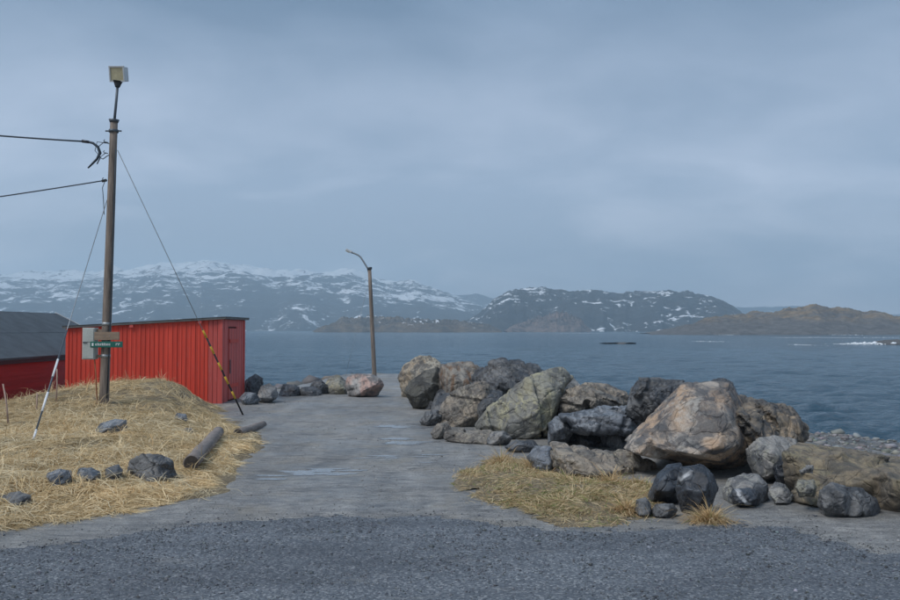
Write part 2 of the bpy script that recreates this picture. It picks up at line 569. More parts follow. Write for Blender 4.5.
def hill_mat(name, rock, heath, snow_lo, snow_hi, zs, heathamt=0.5, dirx=0.004, heathz=None):
    """bare rock, heath and lying snow; snow_lo..snow_hi is the noise threshold low down and high up, zs the height scale"""
    m, nt, b = newmat(name); N = NT(nt)
    g = N.n('ShaderNodeNewGeometry')
    v = g.outputs['Position']
    sp = N.n('ShaderNodeSeparateXYZ'); N.l(v, sp.inputs[0])
    n1 = N.noise(N.mapping(v, scale=(dirx, dirx, dirx * 3)), 2.0, 6, 0.65, 0.6)
    hf = N.ramp(n1, [(0.4, 0.0), (0.6, heathamt)])
    if heathz is not None:
        hf = N.math('MULTIPLY', hf, N.math('MULTIPLY', N.math('SUBTRACT', N.math('ADD', sp.outputs['Z'], N.math('MULTIPLY', N.noise(v, dirx * 3, 4, .6), heathz[1])), heathz[0]), 1.0 / heathz[1], True))
    c = N.mix(hf, rock, heath)
    n3 = N.noise(N.mapping(v, scale=(dirx * 4, dirx * 4, dirx * 10)), 2.0, 6, 0.7)
    c = N.mix(0.75, c, N.ramp(n3, [(0.3, (0.35, 0.35, 0.36)), (0.7, (1.5, 1.5, 1.5))]), 'MULTIPLY')
    if snow_lo is not None:
        n2 = N.noise(N.mapping(v, scale=(dirx * 1.5, dirx * 0.9, dirx * 4.2), rot=(0, 0.25, 0)), 2.4, 9, 0.72, 1.0)
        n2 = N.math('ADD', n2, N.math('MULTIPLY', N.math('SUBTRACT', N.noise(v, dirx * 11, 5, 0.7), 0.5), 0.36))
        n2 = N.math('ADD', n2, N.math('MULTIPLY', N.math('SUBTRACT', N.noise(v, dirx * 0.5, 2, 0.5), 0.5), 0.35))
        hgt = N.math('MULTIPLY', sp.outputs['Z'], 1.0 / zs, True)
        th = N.math('ADD', snow_lo, N.math('MULTIPLY', hgt, snow_hi - snow_lo))
        sf = N.math('MULTIPLY', N.math('SUBTRACT', n2, th), 22.0, True)
        c = N.mix(sf, c, (0.80, 0.83, 0.86))
    N.l(c, b.inputs['Base Color'])
    b.inputs['Roughness'].default_value = 0.9
    b.inputs['Specular IOR Level'].default_value = 0.2
    N.l(N.bump(n3, 0.9, 0.03 / dirx), b.inputs['Normal'])
    return m

M_ground = ground_mat()
M_gravel = gravel_mat()
M_thatch = thatch_mat()
M_straw = attr_mat('straw_blades', 0.85, 0.2, 0.25)
M_stone_bits = attr_mat('gravel_chips', 0.65, 0.4)
M_water = water_mat()
M_puddle = None

# ================================================================== SETTING
# ground sheet: plateau, shore and sea bed
def axis(stops):
    out = []
    for a, b, st in stops:
        out += list(np.arange(a, b, st))
    return np.array(out + [stops[-1][1]])
gx = axis([(-90, -30, 3), (-30, -14, 0.6), (-14, 14, 0.14), (14, 40, 0.5), (40, 90, 3)])
gy = axis([(-60, 0, 3), (0, 5, 0.5), (5, 34, 0.14), (34, 50, 0.4), (50, 110, 2.5)])
X, Y = np.meshgrid(gx, gy)
Z = ground_z(X, Y)
struct(link('ground', grid_np('ground', X, Y, Z), M_ground))

# gravel apron in front of the camera
edge = [(-400, 575), (-120, 556), (0, 548), (60, 544), (130, 535), (210, 526), (300, 518), (400, 517), (480, 521), (550, 530), (650, 531),
        (705, 527), (770, 526), (800, 533), (850, 546), (900, 557), (1100, 590)]
ROAD = [G(*q) for q in edge] + [(60, 4.0), (60, -50), (-60, -50), (-60, 5.0)]
def road_s(x, y): return sdf(ROAD, x, y) + (n2d(x, y, 0.8, 3, 51) - 0.5) * 0.45 + (n2d(x, y * 1.5, 5.0, 5, 53) - 0.5) * 0.5
gx2 = axis([(-60, -9, 1.5), (-9, 9, 0.05), (9, 60, 1.5)])
gy2 = axis([(-50, 3, 2.0), (3, 5, 0.3), (5, 10.6, 0.04)])
X, Y = np.meshgrid(gx2, gy2)
sr = road_s(X, Y)
Zr = ground_z(X, Y) + 0.006 + (n2d(X, Y, 6.0, 3, 52) - 0.5) * 0.012 * sstep(0, 0.3, sr) + 0.012 * sstep(0, 0.5, sr)
struct(link('gravel_road', grid_np('gravel_road', X, Y, Zr, keep=sr > 0), M_gravel))

# grassy mound
gx3 = axis([(-32, -13, 0.5), (-13, -2.0, 0.09)])
gy3 = axis([(6.5, 26, 0.09), (26, 33, 0.4)])
X, Y = np.meshgrid(gx3, gy3)
sm = sdf(MOUND, X, Y)
struct(link('grass_mound', grid_np('grass_mound', X, Y, mound_z(X, Y), keep=sm > -1.1), M_thatch))

# puddles and damp films lying on the track
def puddle(px, py, rx, ry, seed):
    x0, y0 = G(px, py)
    a = np.linspace(0, 2 * math.pi, 64, endpoint=False)
    rr = 0.1 + 1.5 * fbm(np.stack([np.cos(a) * 2.6 + 5, np.sin(a) * 2.6 + seed, np.full(64, .5)], 1), 4, seed, 0.65)
    rings = [(0, 0)]
    vx = [x0]; vy = [y0]
    for q in (0.35, 0.7, 1.0):
        vx += list(x0 + np.cos(a) * rr * rx * q); vy += list(y0 + np.sin(a) * rr * ry * q)
    vx = np.array(vx); vy = np.array(vy)
    z = np.full(len(vx), float(ground_z(vx, vy).max()) + 0.003)
    z = ground_z(vx, vy) + 0.004
    f = []
    for k in range(64):
        f.append((0, 1 + k, 1 + (k + 1) % 64))
    for q in range(2):
        for k in range(64):
            A = 1 + q * 64; B = 1 + (q + 1) * 64
            f.append((A + k, B + k, B + (k + 1) % 64)); f.append((A + k, B + (k + 1) % 64, A + (k + 1) % 64))
    me = mesh_np('puddle', np.stack([vx, vy, z], 1), f, True)
    struct(link('puddle', me, M_puddle))
mpd, nt, b = newmat('rain_puddle'); N = NT(nt)
v = N.coord(False)
N.l(N.ramp(N.noise(v, 6, 4, .6), [(0.3, (0.16, 0.165, 0.17)), (0.7, (0.26, 0.265, 0.27))]), b.inputs['Base Color'])
b.inputs['Roughness'].default_value = 0.2
N.l(N.bump(N.noise(v, 30, 2, .5), 0.05, 0.01), b.inputs['Normal'])
M_puddle = mpd
for a in [(318, 474, 0.62, 0.36, 3), (348, 471, 0.45, 0.22, 8), (398, 441, 0.62, 0.5, 5), (408, 425, 0.5, 0.55, 6), (385, 456, 0.4, 0.22, 11),
          (286, 478, 0.35, 0.16, 14), (412, 459, 0.35, 0.2, 15)]:
    r_ = random.Random(a[4])
    for k in range(4):
        puddle(a[0] + r_.uniform(-22, 22), a[1] + r_.uniform(-4, 4), a[2] * r_.uniform(.35, .8), a[3] * r_.uniform(.2, .5), a[4] * 7 + k)

# sea
rows = np.exp(np.arange(math.log(13.0), math.log(5300), 0.0082))
ang = np.linspace(R(-52), R(52), 420)
D_, A_ = np.meshgrid(rows, np.tan(ang), indexing='ij')
X = D_ * A_; Y = D_
rng = np.random.default_rng(4)
Zs = np.zeros_like(X)
for k in range(46):
    lam = math.exp(rng.uniform(math.log(0.5), math.log(6)))
    th = R(-70) + rng.normal() * 0.6
    amp = 0.0115 * lam ** 0.75
    ph = rng.uniform(0, 6.28)
    q = 2 * math.pi / lam * (X * math.cos(th) + Y * math.sin(th)) + ph + 2.2 * n2d(X, Y, 0.05, 2, k)
    att = sstep(2.2, 4.5, lam / (Y * 0.0082))
    Zs += amp * (1 - np.abs(np.sin(q / 2)) ** 1.0 * 2) * att * 0.75
Zs += SEA
seao = link('sea', grid_np('sea', X, Y, Zs), M_water)
struct(seao)

# hills and islands: crest line traced, foot and crest each at their own distance
def hill(name, crest, dfoot, dcrest, mat, seed, rough=0.18, nu=240, nv=46, fx=None, foot_jit=0.08, back=0.5):
    px = np.array([c[0] for c in crest], float); py = np.array([c[1] for c in crest], float)
    u = np.linspace(px[0], px[-1], nu)
    c_y = np.interp(u, px, py)
    zc = (HOR - c_y) / F * dcrest + CAMZ - SEA
    zc = np.maximum(zc, 0.0)
    c_x = (u - 450) / F * dcrest
    half = 0.5 * (c_x[0] + c_x[-1])
    fxx = np.full_like(c_x, 0) + (u - 450) / F * dfoot
    if fx is not None:
        fxx = np.linspace((fx[0] - 450) / F * dfoot, (fx[1] - 450) / F * dfoot, nu)
    t = np.concatenate([np.linspace(0, 1, nv), np.linspace(1, 2, nv // 2)[1:]])
    fj = (n2d(u * 0.01, u * 0, 3.0, 3, seed) - 0.5) * 2 * foot_jit * dfoot
    T, U = np.meshgrid(t, np.arange(nu), indexing='ij')
    tt = np.minimum(T, 1)
    Xh = fxx[U] * (1 - tt) + c_x[U] * tt
    Yh = (dfoot + fj[U]) * (1 - tt) + dcrest * tt + np.maximum(T - 1, 0) * (dcrest - dfoot) * back
    prof = np.where(T <= 1, np.sin(np.minimum(T, 1) * math.pi / 2) ** 0.9, np.cos(np.clip(T - 1, 0, 1) * math.pi / 2))
    L = (c_x[-1] - c_x[0]) / 16.0
    nz = n2d(Xh / L, Yh / L, 1.0, 6, seed + 3, True) - 0.55
    nz2 = n2d(Xh / L, Yh / L, 3.1, 5, seed + 9) - 0.5
    mask = np.sin(np.clip(T, 0, 2) * math.pi / 2) ** 1.0
    crestkeep = 1 - 0.82 * np.exp(-((T - 1) / 0.13) ** 2)
    hm = zc.max()
    Zh = zc[U] * prof + (nz * rough * 1.5 + nz2 * rough * 0.8) * (0.35 * hm + 0.65 * zc[U]) * mask * crestkeep * np.clip(zc[U] / (0.15 * hm), 0, 1)
    Zh = np.maximum(Zh, -0.5) + SEA - 0.4 + 0.4 * (T > 0.02)
    Zh = np.where((T >= 2) | (T <= 0), SEA - 1.5, Zh)
    o = link(name, grid_np(name, Xh, Yh, Zh), mat)
    struct(o)
    return o
M_far = hill_mat('snowy_mountain', (0.035, 0.042, 0.05), (0.06, 0.058, 0.05), 0.60, 0.43, 300.0, 0.6, 0.0030)
M_mid = hill_mat('dark_snow_streaked_fell', (0.03, 0.036, 0.042), (0.055, 0.05, 0.043), 0.605, 0.535, 95.0, 0.5, 0.005)
M_isl = hill_mat('heath_island', (0.12, 0.115, 0.11), (0.22, 0.165, 0.105), None, None, 1, 1.0, 0.02, (9.0, 6.0))
M_back = hill_mat('distant_blue_hill', (0.035, 0.042, 0.05), (0.06, 0.058, 0.05), 0.70, 0.56, 200.0, 0.6, 0.003)
M_isl2 = hill_mat('brown_low_island', (0.085, 0.078, 0.07), (0.15, 0.115, 0.08), 0.66, 0.58, 30.0, 0.8, 0.01)
M_pink = hill_mat('pink_bare_rock', (0.085, 0.08, 0.08), (0.21, 0.16, 0.14), None, None, 1, 0.9, 0.02)
hill('mountain_range', [(-420, 300), (-250, 289), (-100, 285), (0, 283), (40, 280), (90, 279), (130, 277), (165, 273), (205, 271), (245, 274),
     (275, 279), (300, 281), (345, 279), (385, 287), (420, 290), (450, 298), (480, 308), (510, 330)], 2500, 4900, M_far, 11, 0.24, 460, 100, back=0.14)
hill('mountain_range', [(380, 330), (430, 300), (452, 296), (475, 295), (492, 299), (530, 303), (600, 306), (680, 308), (740, 308), (770, 307), (800, 307.5), (830, 310),
     (870, 315), (900, 315), (1000, 313), (1200, 307)], 4100, 4800, M_back, 17, 0.12, 260, 40)
hill('mountain', [(446, 330), (462, 323), (480, 314), (496, 300), (508, 294), (525, 291), (545, 290), (572, 293), (600, 293), (625, 294), (655, 293),
     (690, 294), (712, 299), (728, 306), (737, 312), (748, 321), (765, 330)], 1700, 2150, M_mid, 23, 0.17, 340, 80)
hill('headland', [(505, 331), (514, 327), (528, 324), (538, 320), (548, 319), (556, 316), (563, 315), (570, 318), (580, 321), (586, 327), (592, 331)], 1380, 1480, M_pink, 29, 0.75, 140, 36)
hill('island', [(312, 331.5), (330, 325), (343, 320), (352, 321), (368, 318), (385, 320), (398, 319), (408, 321), (420, 321), (450, 322), (475, 324), (490, 327), (502, 331.5)],
     1180, 1330, M_isl2, 31, 0.6, 240, 40)
hill('island', [(650, 333.5), (672, 330), (695, 325), (715, 319), (730, 317), (742, 317), (756, 314), (775, 315), (790, 311), (803, 311), (815, 308.5), (830, 311), (848, 311), (862, 315), (876, 315), (890, 318),
     (920, 321), (960, 318), (1020, 322), (1100, 334)], 640, 780, M_isl, 39, 0.46, 340, 60, foot_jit=0.03)
hill('skerry', [(606, 342.9), (613, 342.6), (622, 342.3), (631, 342.5), (637, 342.9)], 238, 243, M_isl, 41, 0.3, 60, 14)
hill('skerry', [(872, 343.6), (880, 341.2), (892, 339.6), (905, 340), (930, 337), (960, 340), (980, 343.6)], 232, 246, M_isl, 43, 0.3, 80, 16)

# ================================================================== ROCKS
def hull_points(outline, d, t, rnd, lean=0.7):
    o = np.array(outline, float)
    cx, cy = o.mean(0); yb = o[:, 1].max()
    pts = []
    cx0 = cx
    o = np.stack([cx + (o[:, 0] - cx) * 1.07, cy + (o[:, 1] - cy) * np.where(o[:, 1] < cy, 1.07, 1.02)], 1)
    for s, f in ((-0.5, 0.62), (-0.08, 1.0), (0.5, 0.62)):
        ccy = cy + (yb - cy) * lean if s < 0 else cy + (yb - cy) * 0.4
        ox = rnd.uniform(-.12, .12) * (o[:, 0].max() - o[:, 0].min()) * (1 - f)
        for (x, y) in o:
            if f < 0.99 and rnd.random() < 0.4: continue
            ff = f * rnd.uniform(0.80, 1.02) if f < 1 else rnd.uniform(0.97, 1.01)
            pts.append(P(cx + ox + (x - cx) * ff, ccy + (y - ccy) * ff, d + (s + rnd.uniform(-.14, .14)) * t))
    return pts
def rock_mesh(name, hulls, seed, amp=0.05, res=None, strata=0.0, sdir=(0.3, 0.2, 1.0), sfreq=5.0, cuts=3, splits=4, shift=0.024):
    rnd = random.Random(seed)
    if res is None:
        ow = [q[0] for h in hulls for q in h[0]]; oh = [q[1] for h in hulls for q in h[0]]
        res = int(min(104, max(40, 0.86 * max(max(ow) - min(ow), max(oh) - min(oh)))))
    bm = bmesh.new()
    for h in hulls:
        pts = hull_points(*h[:3], rnd, *(h[3:] or ()))
        b2 = bmesh.new()
        vs_ = [b2.verts.new(p) for p in pts]
        r = bmesh.ops.convex_hull(b2, input=vs_)
        bad = [g for g in set(r['geom_interior'] + r['geom_unused']) if isinstance(g, bmesh.types.BMVert)]
        bmesh.ops.delete(b2, geom=bad, context='VERTS')
        # knock off a few corners to get broken facets
        for k in range(cuts):
            c = sum((v.co for v in b2.verts), Vector()) / len(b2.verts)
            nrm = Vector((rnd.uniform(-1, 1), rnd.uniform(-1.5, -0.3), rnd.uniform(-0.5, 1))).normalized()
            ext = max((v.co - c).dot(nrm) for v in b2.verts)
            pl = c + nrm * ext * rnd.uniform(0.72, 0.92)
            g = bmesh.ops.bisect_plane(b2, geom=b2.verts[:] + b2.edges[:] + b2.faces[:], plane_co=pl, plane_no=nrm, clear_outer=True)
            ed = [e for e in b2.edges if e.is_boundary]
            if ed:
                bmesh.ops.holes_fill(b2, edges=ed)
        # split along a few joints and shift the blocks a little: ledges and open cracks
        jn = Vector((rnd.uniform(-.6, .6), rnd.uniform(-.5, .5), 1)).normalized()
        jm = Vector((1, rnd.uniform(-.5, .5), rnd.uniform(-.7, .7))).normalized()
        blocks = [b2]
        for k in range(splits):
            nb_ = []
            nrm = ((jn if k % 2 == 0 else jm) + Vector((rnd.uniform(-.25, .25), rnd.uniform(-.25, .25), rnd.uniform(-.25, .25)))).normalized()
            for bl in blocks:
                c = sum((v.co for v in bl.verts), Vector()) / len(bl.verts)
                es = [(v.co - c).dot(nrm) for v in bl.verts]
                if len(blocks) > 1 and rnd.random() < 0.3:
                    nb_.append(bl); continue
                pl = c + nrm * (min(es) + (max(es) - min(es)) * rnd.uniform(.35, .68))
                other = bl.copy()
                for q_, fl in ((bl, True), (other, False)):
                    bmesh.ops.bisect_plane(q_, geom=q_.verts[:] + q_.edges[:] + q_.faces[:], plane_co=pl, plane_no=nrm, clear_outer=fl, clear_inner=not fl)
                    ed = [e for e in q_.edges if e.is_boundary]
                    if ed: bmesh.ops.holes_fill(q_, edges=ed)
                    nb_.append(q_)
            blocks = nb_
        allc = np.array([v.co[:] for bl in blocks for v in bl.verts])
        sz_ = float((allc.max(0) - allc.min(0)).max())
        for bl in blocks:
            if len(bl.verts) > 3:
                c = sum((v.co for v in bl.verts), Vector()) / len(bl.verts)
                sh = Vector((rnd.uniform(-1, 1), rnd.uniform(-2.0, 1), rnd.uniform(-.5, .5))) * shift * sz_
                sc_ = rnd.uniform(0.965, 1.0)
                for v in bl.verts: v.co = c + (v.co - c) * sc_ + sh
                bmesh.ops.triangulate(bl, faces=bl.faces[:])
                tm = bpy.data.meshes.new('t'); bl.to_mesh(tm)
                bm.from_mesh(tm); bpy.data.meshes.remove(tm)
            bl.free()
    co = np.array([v.co[:] for v in bm.verts])
    size = float((co.max(0) - co.min(0)).max())
    base = Vector(((co[:, 0].min() + co[:, 0].max()) / 2, (co[:, 1].min() + co[:, 1].max()) / 2, co[:, 2].min()))
    me = bpy.data.meshes.new('tmp'); bm.to_mesh(me); bm.free()
    ob = bpy.data.objects.new('tmp', me); COL.objects.link(ob)
    md = ob.modifiers.new('r', 'REMESH'); md.mode = 'VOXEL'; md.voxel_size = size / res; md.use_smooth_shade = True
    dg = bpy.context.evaluated_depsgraph_get()
    ev = ob.evaluated_get(dg)
    out = bpy.data.meshes.new_from_object(ev)
    bpy.data.objects.remove(ob); bpy.data.meshes.remove(me)
    out.name = name
    n = len(out.vertices)
    c = np.empty(n * 3, np.float32); out.vertices.foreach_get('co', c); c = c.reshape(-1, 3).astype(float)
    nr = np.empty(n * 3, np.float32); out.vertex_normals.foreach_get('vector', nr); nr = nr.reshape(-1, 3)
    q = c / size
    off = np.array([seed * 3.7 % 91, seed * 1.3 % 57, seed * 2.1 % 73])
    low = fbm(q * 3.2 + off, 3, seed) - 0.5
    rid = fbm(q * 6.0 + off, 4, seed + 5, ridged=True) - 0.6
    fine = fbm(q * 19.0 + off, 3, seed + 8) - 0.5
    # blocky breaks: quantised noise gives stepped joints
    st = fbm(q * 4.0 + off * 2, 2, seed + 11)
    blk = (np.floor(st * 9) / 9 + sstep(0.75, 1.0, (st * 9) % 1) / 9 - st)
    qw = q + 0.10 * np.stack([fbm(q * 5 + off, 2, seed + 31), fbm(q * 5 + off, 2, seed + 32), fbm(q * 5 + off, 2, seed + 33)], 1)
    e1, id1 = worley(qw * 3.4 + off, seed + 21)
    e2, id2 = worley(qw * np.array([7.5, 7.5, 9.5]) + off, seed + 22)
    crack = np.exp(-(e1 / 0.035) ** 2) + 0.6 * np.exp(-(e2 / 0.045) ** 2)
    dsp = low * 0.30 + rid * 0.30 + fine * 0.34 + blk * 1.8 + (id1 - .5) * 0.40 + (id2 - .5) * 0.22 - crack * 0.42
    disp = dsp * amp * size * 0.72
    if strata:
        ax = np.array(sdir, float); ax /= np.linalg.norm(ax)
        s = (q @ ax) * sfreq + 0.9 * fbm(q * 2.5 + off, 3, seed + 2)
        fr = s % 1.0
        lay = hash3(np.floor(s).astype(np.int64), np.zeros(n, np.int64), np.zeros(n, np.int64), seed) - 0.5
        disp += strata * size * (lay * 1.1 - 0.9 * np.exp(-(np.minimum(fr, 1 - fr) / 0.10) ** 2))
    c += nr * disp[:, None]
    c -= np.array(base)[None]
    out.vertices.foreach_set('co', c.astype(np.float32).ravel())
    out.update()
    return out, base

RM = {}
RM['grey'] = rockmat('grey_gneiss', (0.20, 0.20, 0.20), (0.30, 0.285, 0.265), (0.075, 0.08, 0.088), 2.2, lichen=(0.42, 0.41, 0.34), lich=0.5)
RM['bluegrey'] = rockmat('blue_grey_slab', (0.15, 0.165, 0.19), (0.24, 0.255, 0.275), (0.06, 0.068, 0.08), 3.2, (0.2, 0.1, 0.3), rough=0.5)
RM['brown'] = rockmat('brown_grey_gneiss', (0.22, 0.195, 0.165), (0.30, 0.25, 0.195), (0.085, 0.08, 0.075), 3.0, (0.2, 0.5, 0.2), lichen=(0.40, 0.36, 0.28), lich=0.4)
RM['pink'] = rockmat('banded_pink_orange_gneiss', (0.43, 0.30, 0.20), (0.38, 0.33, 0.28), (0.075, 0.076, 0.08), 0.75, (0.3, 1.0, 0.5), patch=0.9, bandamt=0.95,
                     lichen=(0.5, 0.47, 0.42), lich=0.5)
RM['shoulder'] = rockmat('dark_streaked_brown_gneiss', (0.17, 0.145, 0.115), (0.30, 0.235, 0.165), (0.055, 0.055, 0.056), 2.6, (0.2, 0.9, 0.4), bandamt=0.9)
RM['rosy'] = rockmat('rosy_rounded_granite', (0.46, 0.31, 0.26), (0.42, 0.40, 0.38), (0.12, 0.12, 0.12), 0.9, (0.4, 0.2, 0.2), patch=1.1, bandamt=0.5)
RM['cream'] = rockmat('cream_topped_gneiss', (0.34, 0.27, 0.19), (0.40, 0.35, 0.27), (0.09, 0.088, 0.085), 4.0, (0.3, 0.2, 0.5), lichen=(0.5, 0.45, 0.36), lich=0.8)
RM['black'] = rockmat('black_wet_basalt', (0.035, 0.042, 0.054), (0.075, 0.085, 0.10), (0.018, 0.02, 0.026), 2.0, rough=0.42, vein=(0.55, 0.56, 0.57), veinw=0.06, speck=0.2)
RM['dark'] = rockmat('dark_grey_rock', (0.085, 0.09, 0.10), (0.15, 0.15, 0.15), (0.035, 0.038, 0.043), 2.4, rough=0.55)
RM['rust'] = rockmat('rust_streaked_block', (0.24, 0.225, 0.20), (0.28, 0.25, 0.21), (0.09, 0.085, 0.08), 2.0, stain=(0.16, 0.085, 0.04), stainamt=0.85, bandamt=0.3)
RM['cut'] = rockmat('dark_olive_block', (0.075, 0.072, 0.06), (0.11, 0.105, 0.09), (0.03, 0.03, 0.03), 1.5, lichen=(0.2, 0.19, 0.15), lich=0.4)
RM['lichen'] = rockmat('olive_lichened_gneiss', (0.22, 0.215, 0.19), (0.29, 0.275, 0.22), (0.105, 0.105, 0.10), 1.2, (0.2, 1.2, 0.3), lichen=(0.42, 0.39, 0.25), lich=0.9,
                       stain=(0.36, 0.32, 0.19), stainamt=0.45)
RM['ochre'] = rockmat('ochre_bedrock', (0.235, 0.19, 0.125), (0.17, 0.14, 0.105), (0.075, 0.07, 0.06), 2.0, (0.1, 0.1, 0.2), lichen=(0.3, 0.26, 0.15), lich=0.5, rough=0.85)

def rock(name, label, hulls, mat, seed, cat='rock', group=None, **k):
    if isinstance(hulls, tuple): hulls = [hulls]
    me, base = rock_mesh(name, hulls, seed, **k)
    o = link(name, me, RM[mat], loc=base)
    return tag(o, label, cat, group)
def gd(py, t, z=0.0):
    """distance of the middle of a rock whose front foot shows at photo row py"""
    return (CAMZ - z) * F / (py - HOR) + t * 0.5

RIP = 'boulders of the riprap bank'
B = 'boulder'
# --- riprap bank, far end to near end
rock('boulder', 'cream-topped boulder at the far left end of the boulder bank, beside the track',
     ([(399, 376), (404, 364), (418, 354), (430, 356), (443, 364), (447, 396), (430, 402), (402, 397)], gd(396, 1.2), 1.3), 'cream', 1, B, RIP, amp=0.06)
rock('boulder', 'dark block with round olive end face below the cream-topped boulder',
     ([(404, 392), (409, 381), (424, 371), (444, 366), (446, 400), (432, 410), (412, 409)], gd(409, 1.0), 1.0), 'cut', 2, B, RIP, amp=0.035, cuts=3)
rock('boulder', 'squarish rust-streaked block with flat top in the boulder bank',
     ([(441, 364), (455, 361), (476, 362), (482, 370), (480, 398), (441, 402)], 22.2, 1.3), 'rust', 3, B, RIP, amp=0.035, strata=0.02, sdir=(1, .2, .1), sfreq=6)
rock('boulder', 'brown-grey wedge boulder in front of the rust-streaked block',
     ([(440, 402), (452, 391), (470, 382), (484, 379), (491, 392), (486, 412), (472, 429), (446, 431), (438, 421)], gd(428, 1.1), 1.2), 'brown', 4, B, RIP, amp=0.07, cuts=6)
rock('boulder', 'dark jagged boulder with knobbly crest behind the pale pyramid boulder',
     [([(472, 372), (482, 363), (500, 360), (520, 361), (538, 366), (548, 378), (540, 402), (500, 412), (474, 404)], 19.6, 1.8),
      ([(500, 366), (506, 359), (520, 358), (528, 363), (526, 372), (502, 374)], 19.8, 0.7)], 'dark', 5, B, RIP, amp=0.085, strata=0.03, sdir=(.6, .2, .8))
rock('boulder', 'shadowed dark boulder wedged between the brown wedge and the pyramid boulder',
     ([(474, 400), (486, 390), (504, 392), (506, 416), (494, 430), (474, 430)], 18.4, 1.2), 'dark', 6, B, RIP, amp=0.07)
rock('boulder', 'tall pale olive pyramid boulder leaning right, middle of the boulder bank',
     [([(474, 430), (489, 409), (508, 390), (526, 378), (545, 374), (566, 374), (561, 398), (557, 421), (548, 440), (515, 442), (488, 436)], gd(440, 1.4), 1.5),
      ([(525, 379), (532, 373), (552, 367), (561, 366), (573, 377), (562, 392), (540, 390)], gd(440, 1.4) + 0.25, 0.9)], 'lichen', 7, B, RIP, amp=0.035, cuts=4)
rock('boulder', 'grey boulder peeping out behind the right shoulder of the pyramid boulder',
     ([(552, 380), (562, 371), (574, 378), (584, 388), (582, 404), (554, 404)], 17.6, 1.0), 'grey', 8, B, RIP, amp=0.06)
rock('boulder', 'flat layered brown boulder on top of the bank right of the pyramid boulder',
     ([(556, 396), (570, 386), (585, 382), (610, 383), (628, 391), (634, 402), (630, 418), (590, 424), (558, 416)], 16.4, 1.8), 'brown', 9, B, RIP, amp=0.055, strata=0.035, sfreq=7)
rock('boulder', 'blue-grey overhanging slab with dark hollow below, centre of the bank',
     ([(562, 414), (580, 410), (600, 408), (626, 404), (640, 410), (640, 428), (626, 439), (600, 437), (574, 431)], 15.2, 1.7), 'bluegrey', 10, B, RIP, amp=0.04, strata=0.03, sfreq=8, sdir=(.15, -.1, 1))
rock('boulder', 'small blue-grey block left under the overhanging slab',
     ([(549, 424), (557, 417), (570, 419), (576, 431), (566, 447), (549, 448)], gd(447, 0.9), 0.9), 'bluegrey', 11, B, RIP, amp=0.05)
rock('boulder', 'dark boulder in the hollow under the overhanging slab',
     ([(572, 432), (600, 434), (632, 432), (644, 445), (632, 456), (580, 456)], 15.6, 1.2), 'dark', 12, B, RIP, amp=0.06)
rock('stone_slab', 'long flat brown slab lying low behind the right grass patch',
     ([(541, 448), (552, 443), (585, 446), (625, 451), (655, 462), (656, 482), (620, 482), (585, 478), (558, 476), (541, 470)], gd(476, 1.5), 1.7, 0.3), 'brown', 13, 'stone slab', RIP, amp=0.035, strata=0.03, sdir=(.8, .1, .5), sfreq=7, cuts=3)
rock('boulder', 'dark upright block at the left end of the long flat slab',
     ([(527, 459), (536, 446), (548, 445), (556, 455), (556, 474), (533, 473)], gd(473, 0.7), 0.7), 'bluegrey', 14, B, RIP, amp=0.06)
rock('stone_slab', 'low flat brown stone in front of the pyramid boulder foot',
     ([(446, 432), (462, 428), (490, 430), (500, 437), (496, 445), (462, 445), (446, 440)], gd(444, 0.8), 0.9), 'brown', 15, 'stone slab', RIP, amp=0.05)
rock('rock', 'small dark rock sticking out left of the brown wedge boulder',
     ([(420, 421), (426, 412), (438, 409), (446, 416), (442, 427), (424, 427)], gd(426, 0.6), 0.6), 'dark', 16, 'rock', RIP, amp=0.08)
rock('rock', 'small brown rock at the foot of the brown wedge boulder',
     ([(430, 433), (437, 424), (447, 421), (453, 430), (450, 440), (434, 440)], gd(439, 0.6), 0.6), 'brown', 17, 'rock', RIP, amp=0.08)
rock('rock', 'small dark rock under the front of the pyramid boulder',
     ([(506, 447), (516, 440), (532, 440), (540, 447), (536, 455), (512, 455)], gd(453, 0.6), 0.6), 'dark', 18, 'rock', RIP, amp=0.07)
rock('rock', 'small grey rock tucked left under the pyramid boulder',
     ([(486, 440), (492, 431), (504, 430), (511, 438), (506, 447), (490, 447)], gd(446, 0.5), 0.6), 'grey', 19, 'rock', RIP, amp=0.07)
# --- big banded boulder and company
rock('boulder', 'dark two-pronged boulder behind the left flank of the big banded boulder',
     [([(626, 408), (631, 386), (639, 377), (647, 378), (654, 388), (668, 382), (682, 379), (690, 392), (682, 420), (630, 424)], 14.6, 1.2),
      ([(630, 392), (638, 376), (648, 377), (652, 392), (640, 404)], 14.4, 0.7)], 'dark', 20, B, RIP, amp=0.07)
rock('boulder', 'dark boulder showing behind the crest of the big banded boulder',
     ([(706, 384), (713, 378), (725, 377), (735, 384), (740, 397), (730, 410), (708, 404)], 14.3, 1.0), 'dark', 21, B, RIP, amp=0.07)
rock('boulder', 'largest boulder, orange and grey banded gneiss with a horizontal crack',
     [([(626, 440), (644, 420), (664, 399), (684, 381), (712, 380), (728, 383), (736, 394), (748, 412), (752, 436), (750, 462), (722, 473), (690, 464), (664, 457), (640, 452)], 12.75, 2.0, 0.35),
      ([(624, 449), (634, 434), (655, 424), (672, 436), (680, 455), (660, 460), (636, 454)], 12.45, 1.2)], 'pink', 22, B, RIP,
     amp=0.022, strata=0.010, sdir=(0.05, 0.1, 1), sfreq=3.0, res=110, cuts=4, splits=2, shift=.008)
rock('boulder', 'dark streaked boulder adjoining the largest boulder on its right, by the shore',
     ([(718, 402), (736, 394), (750, 395), (770, 399), (794, 407), (803, 418), (802, 434), (791, 446), (765, 454), (728, 450)], 13.0, 1.7), 'shoulder', 23, B, RIP, amp=0.06, strata=0.02, sdir=(.9, .1, -.4), sfreq=9)
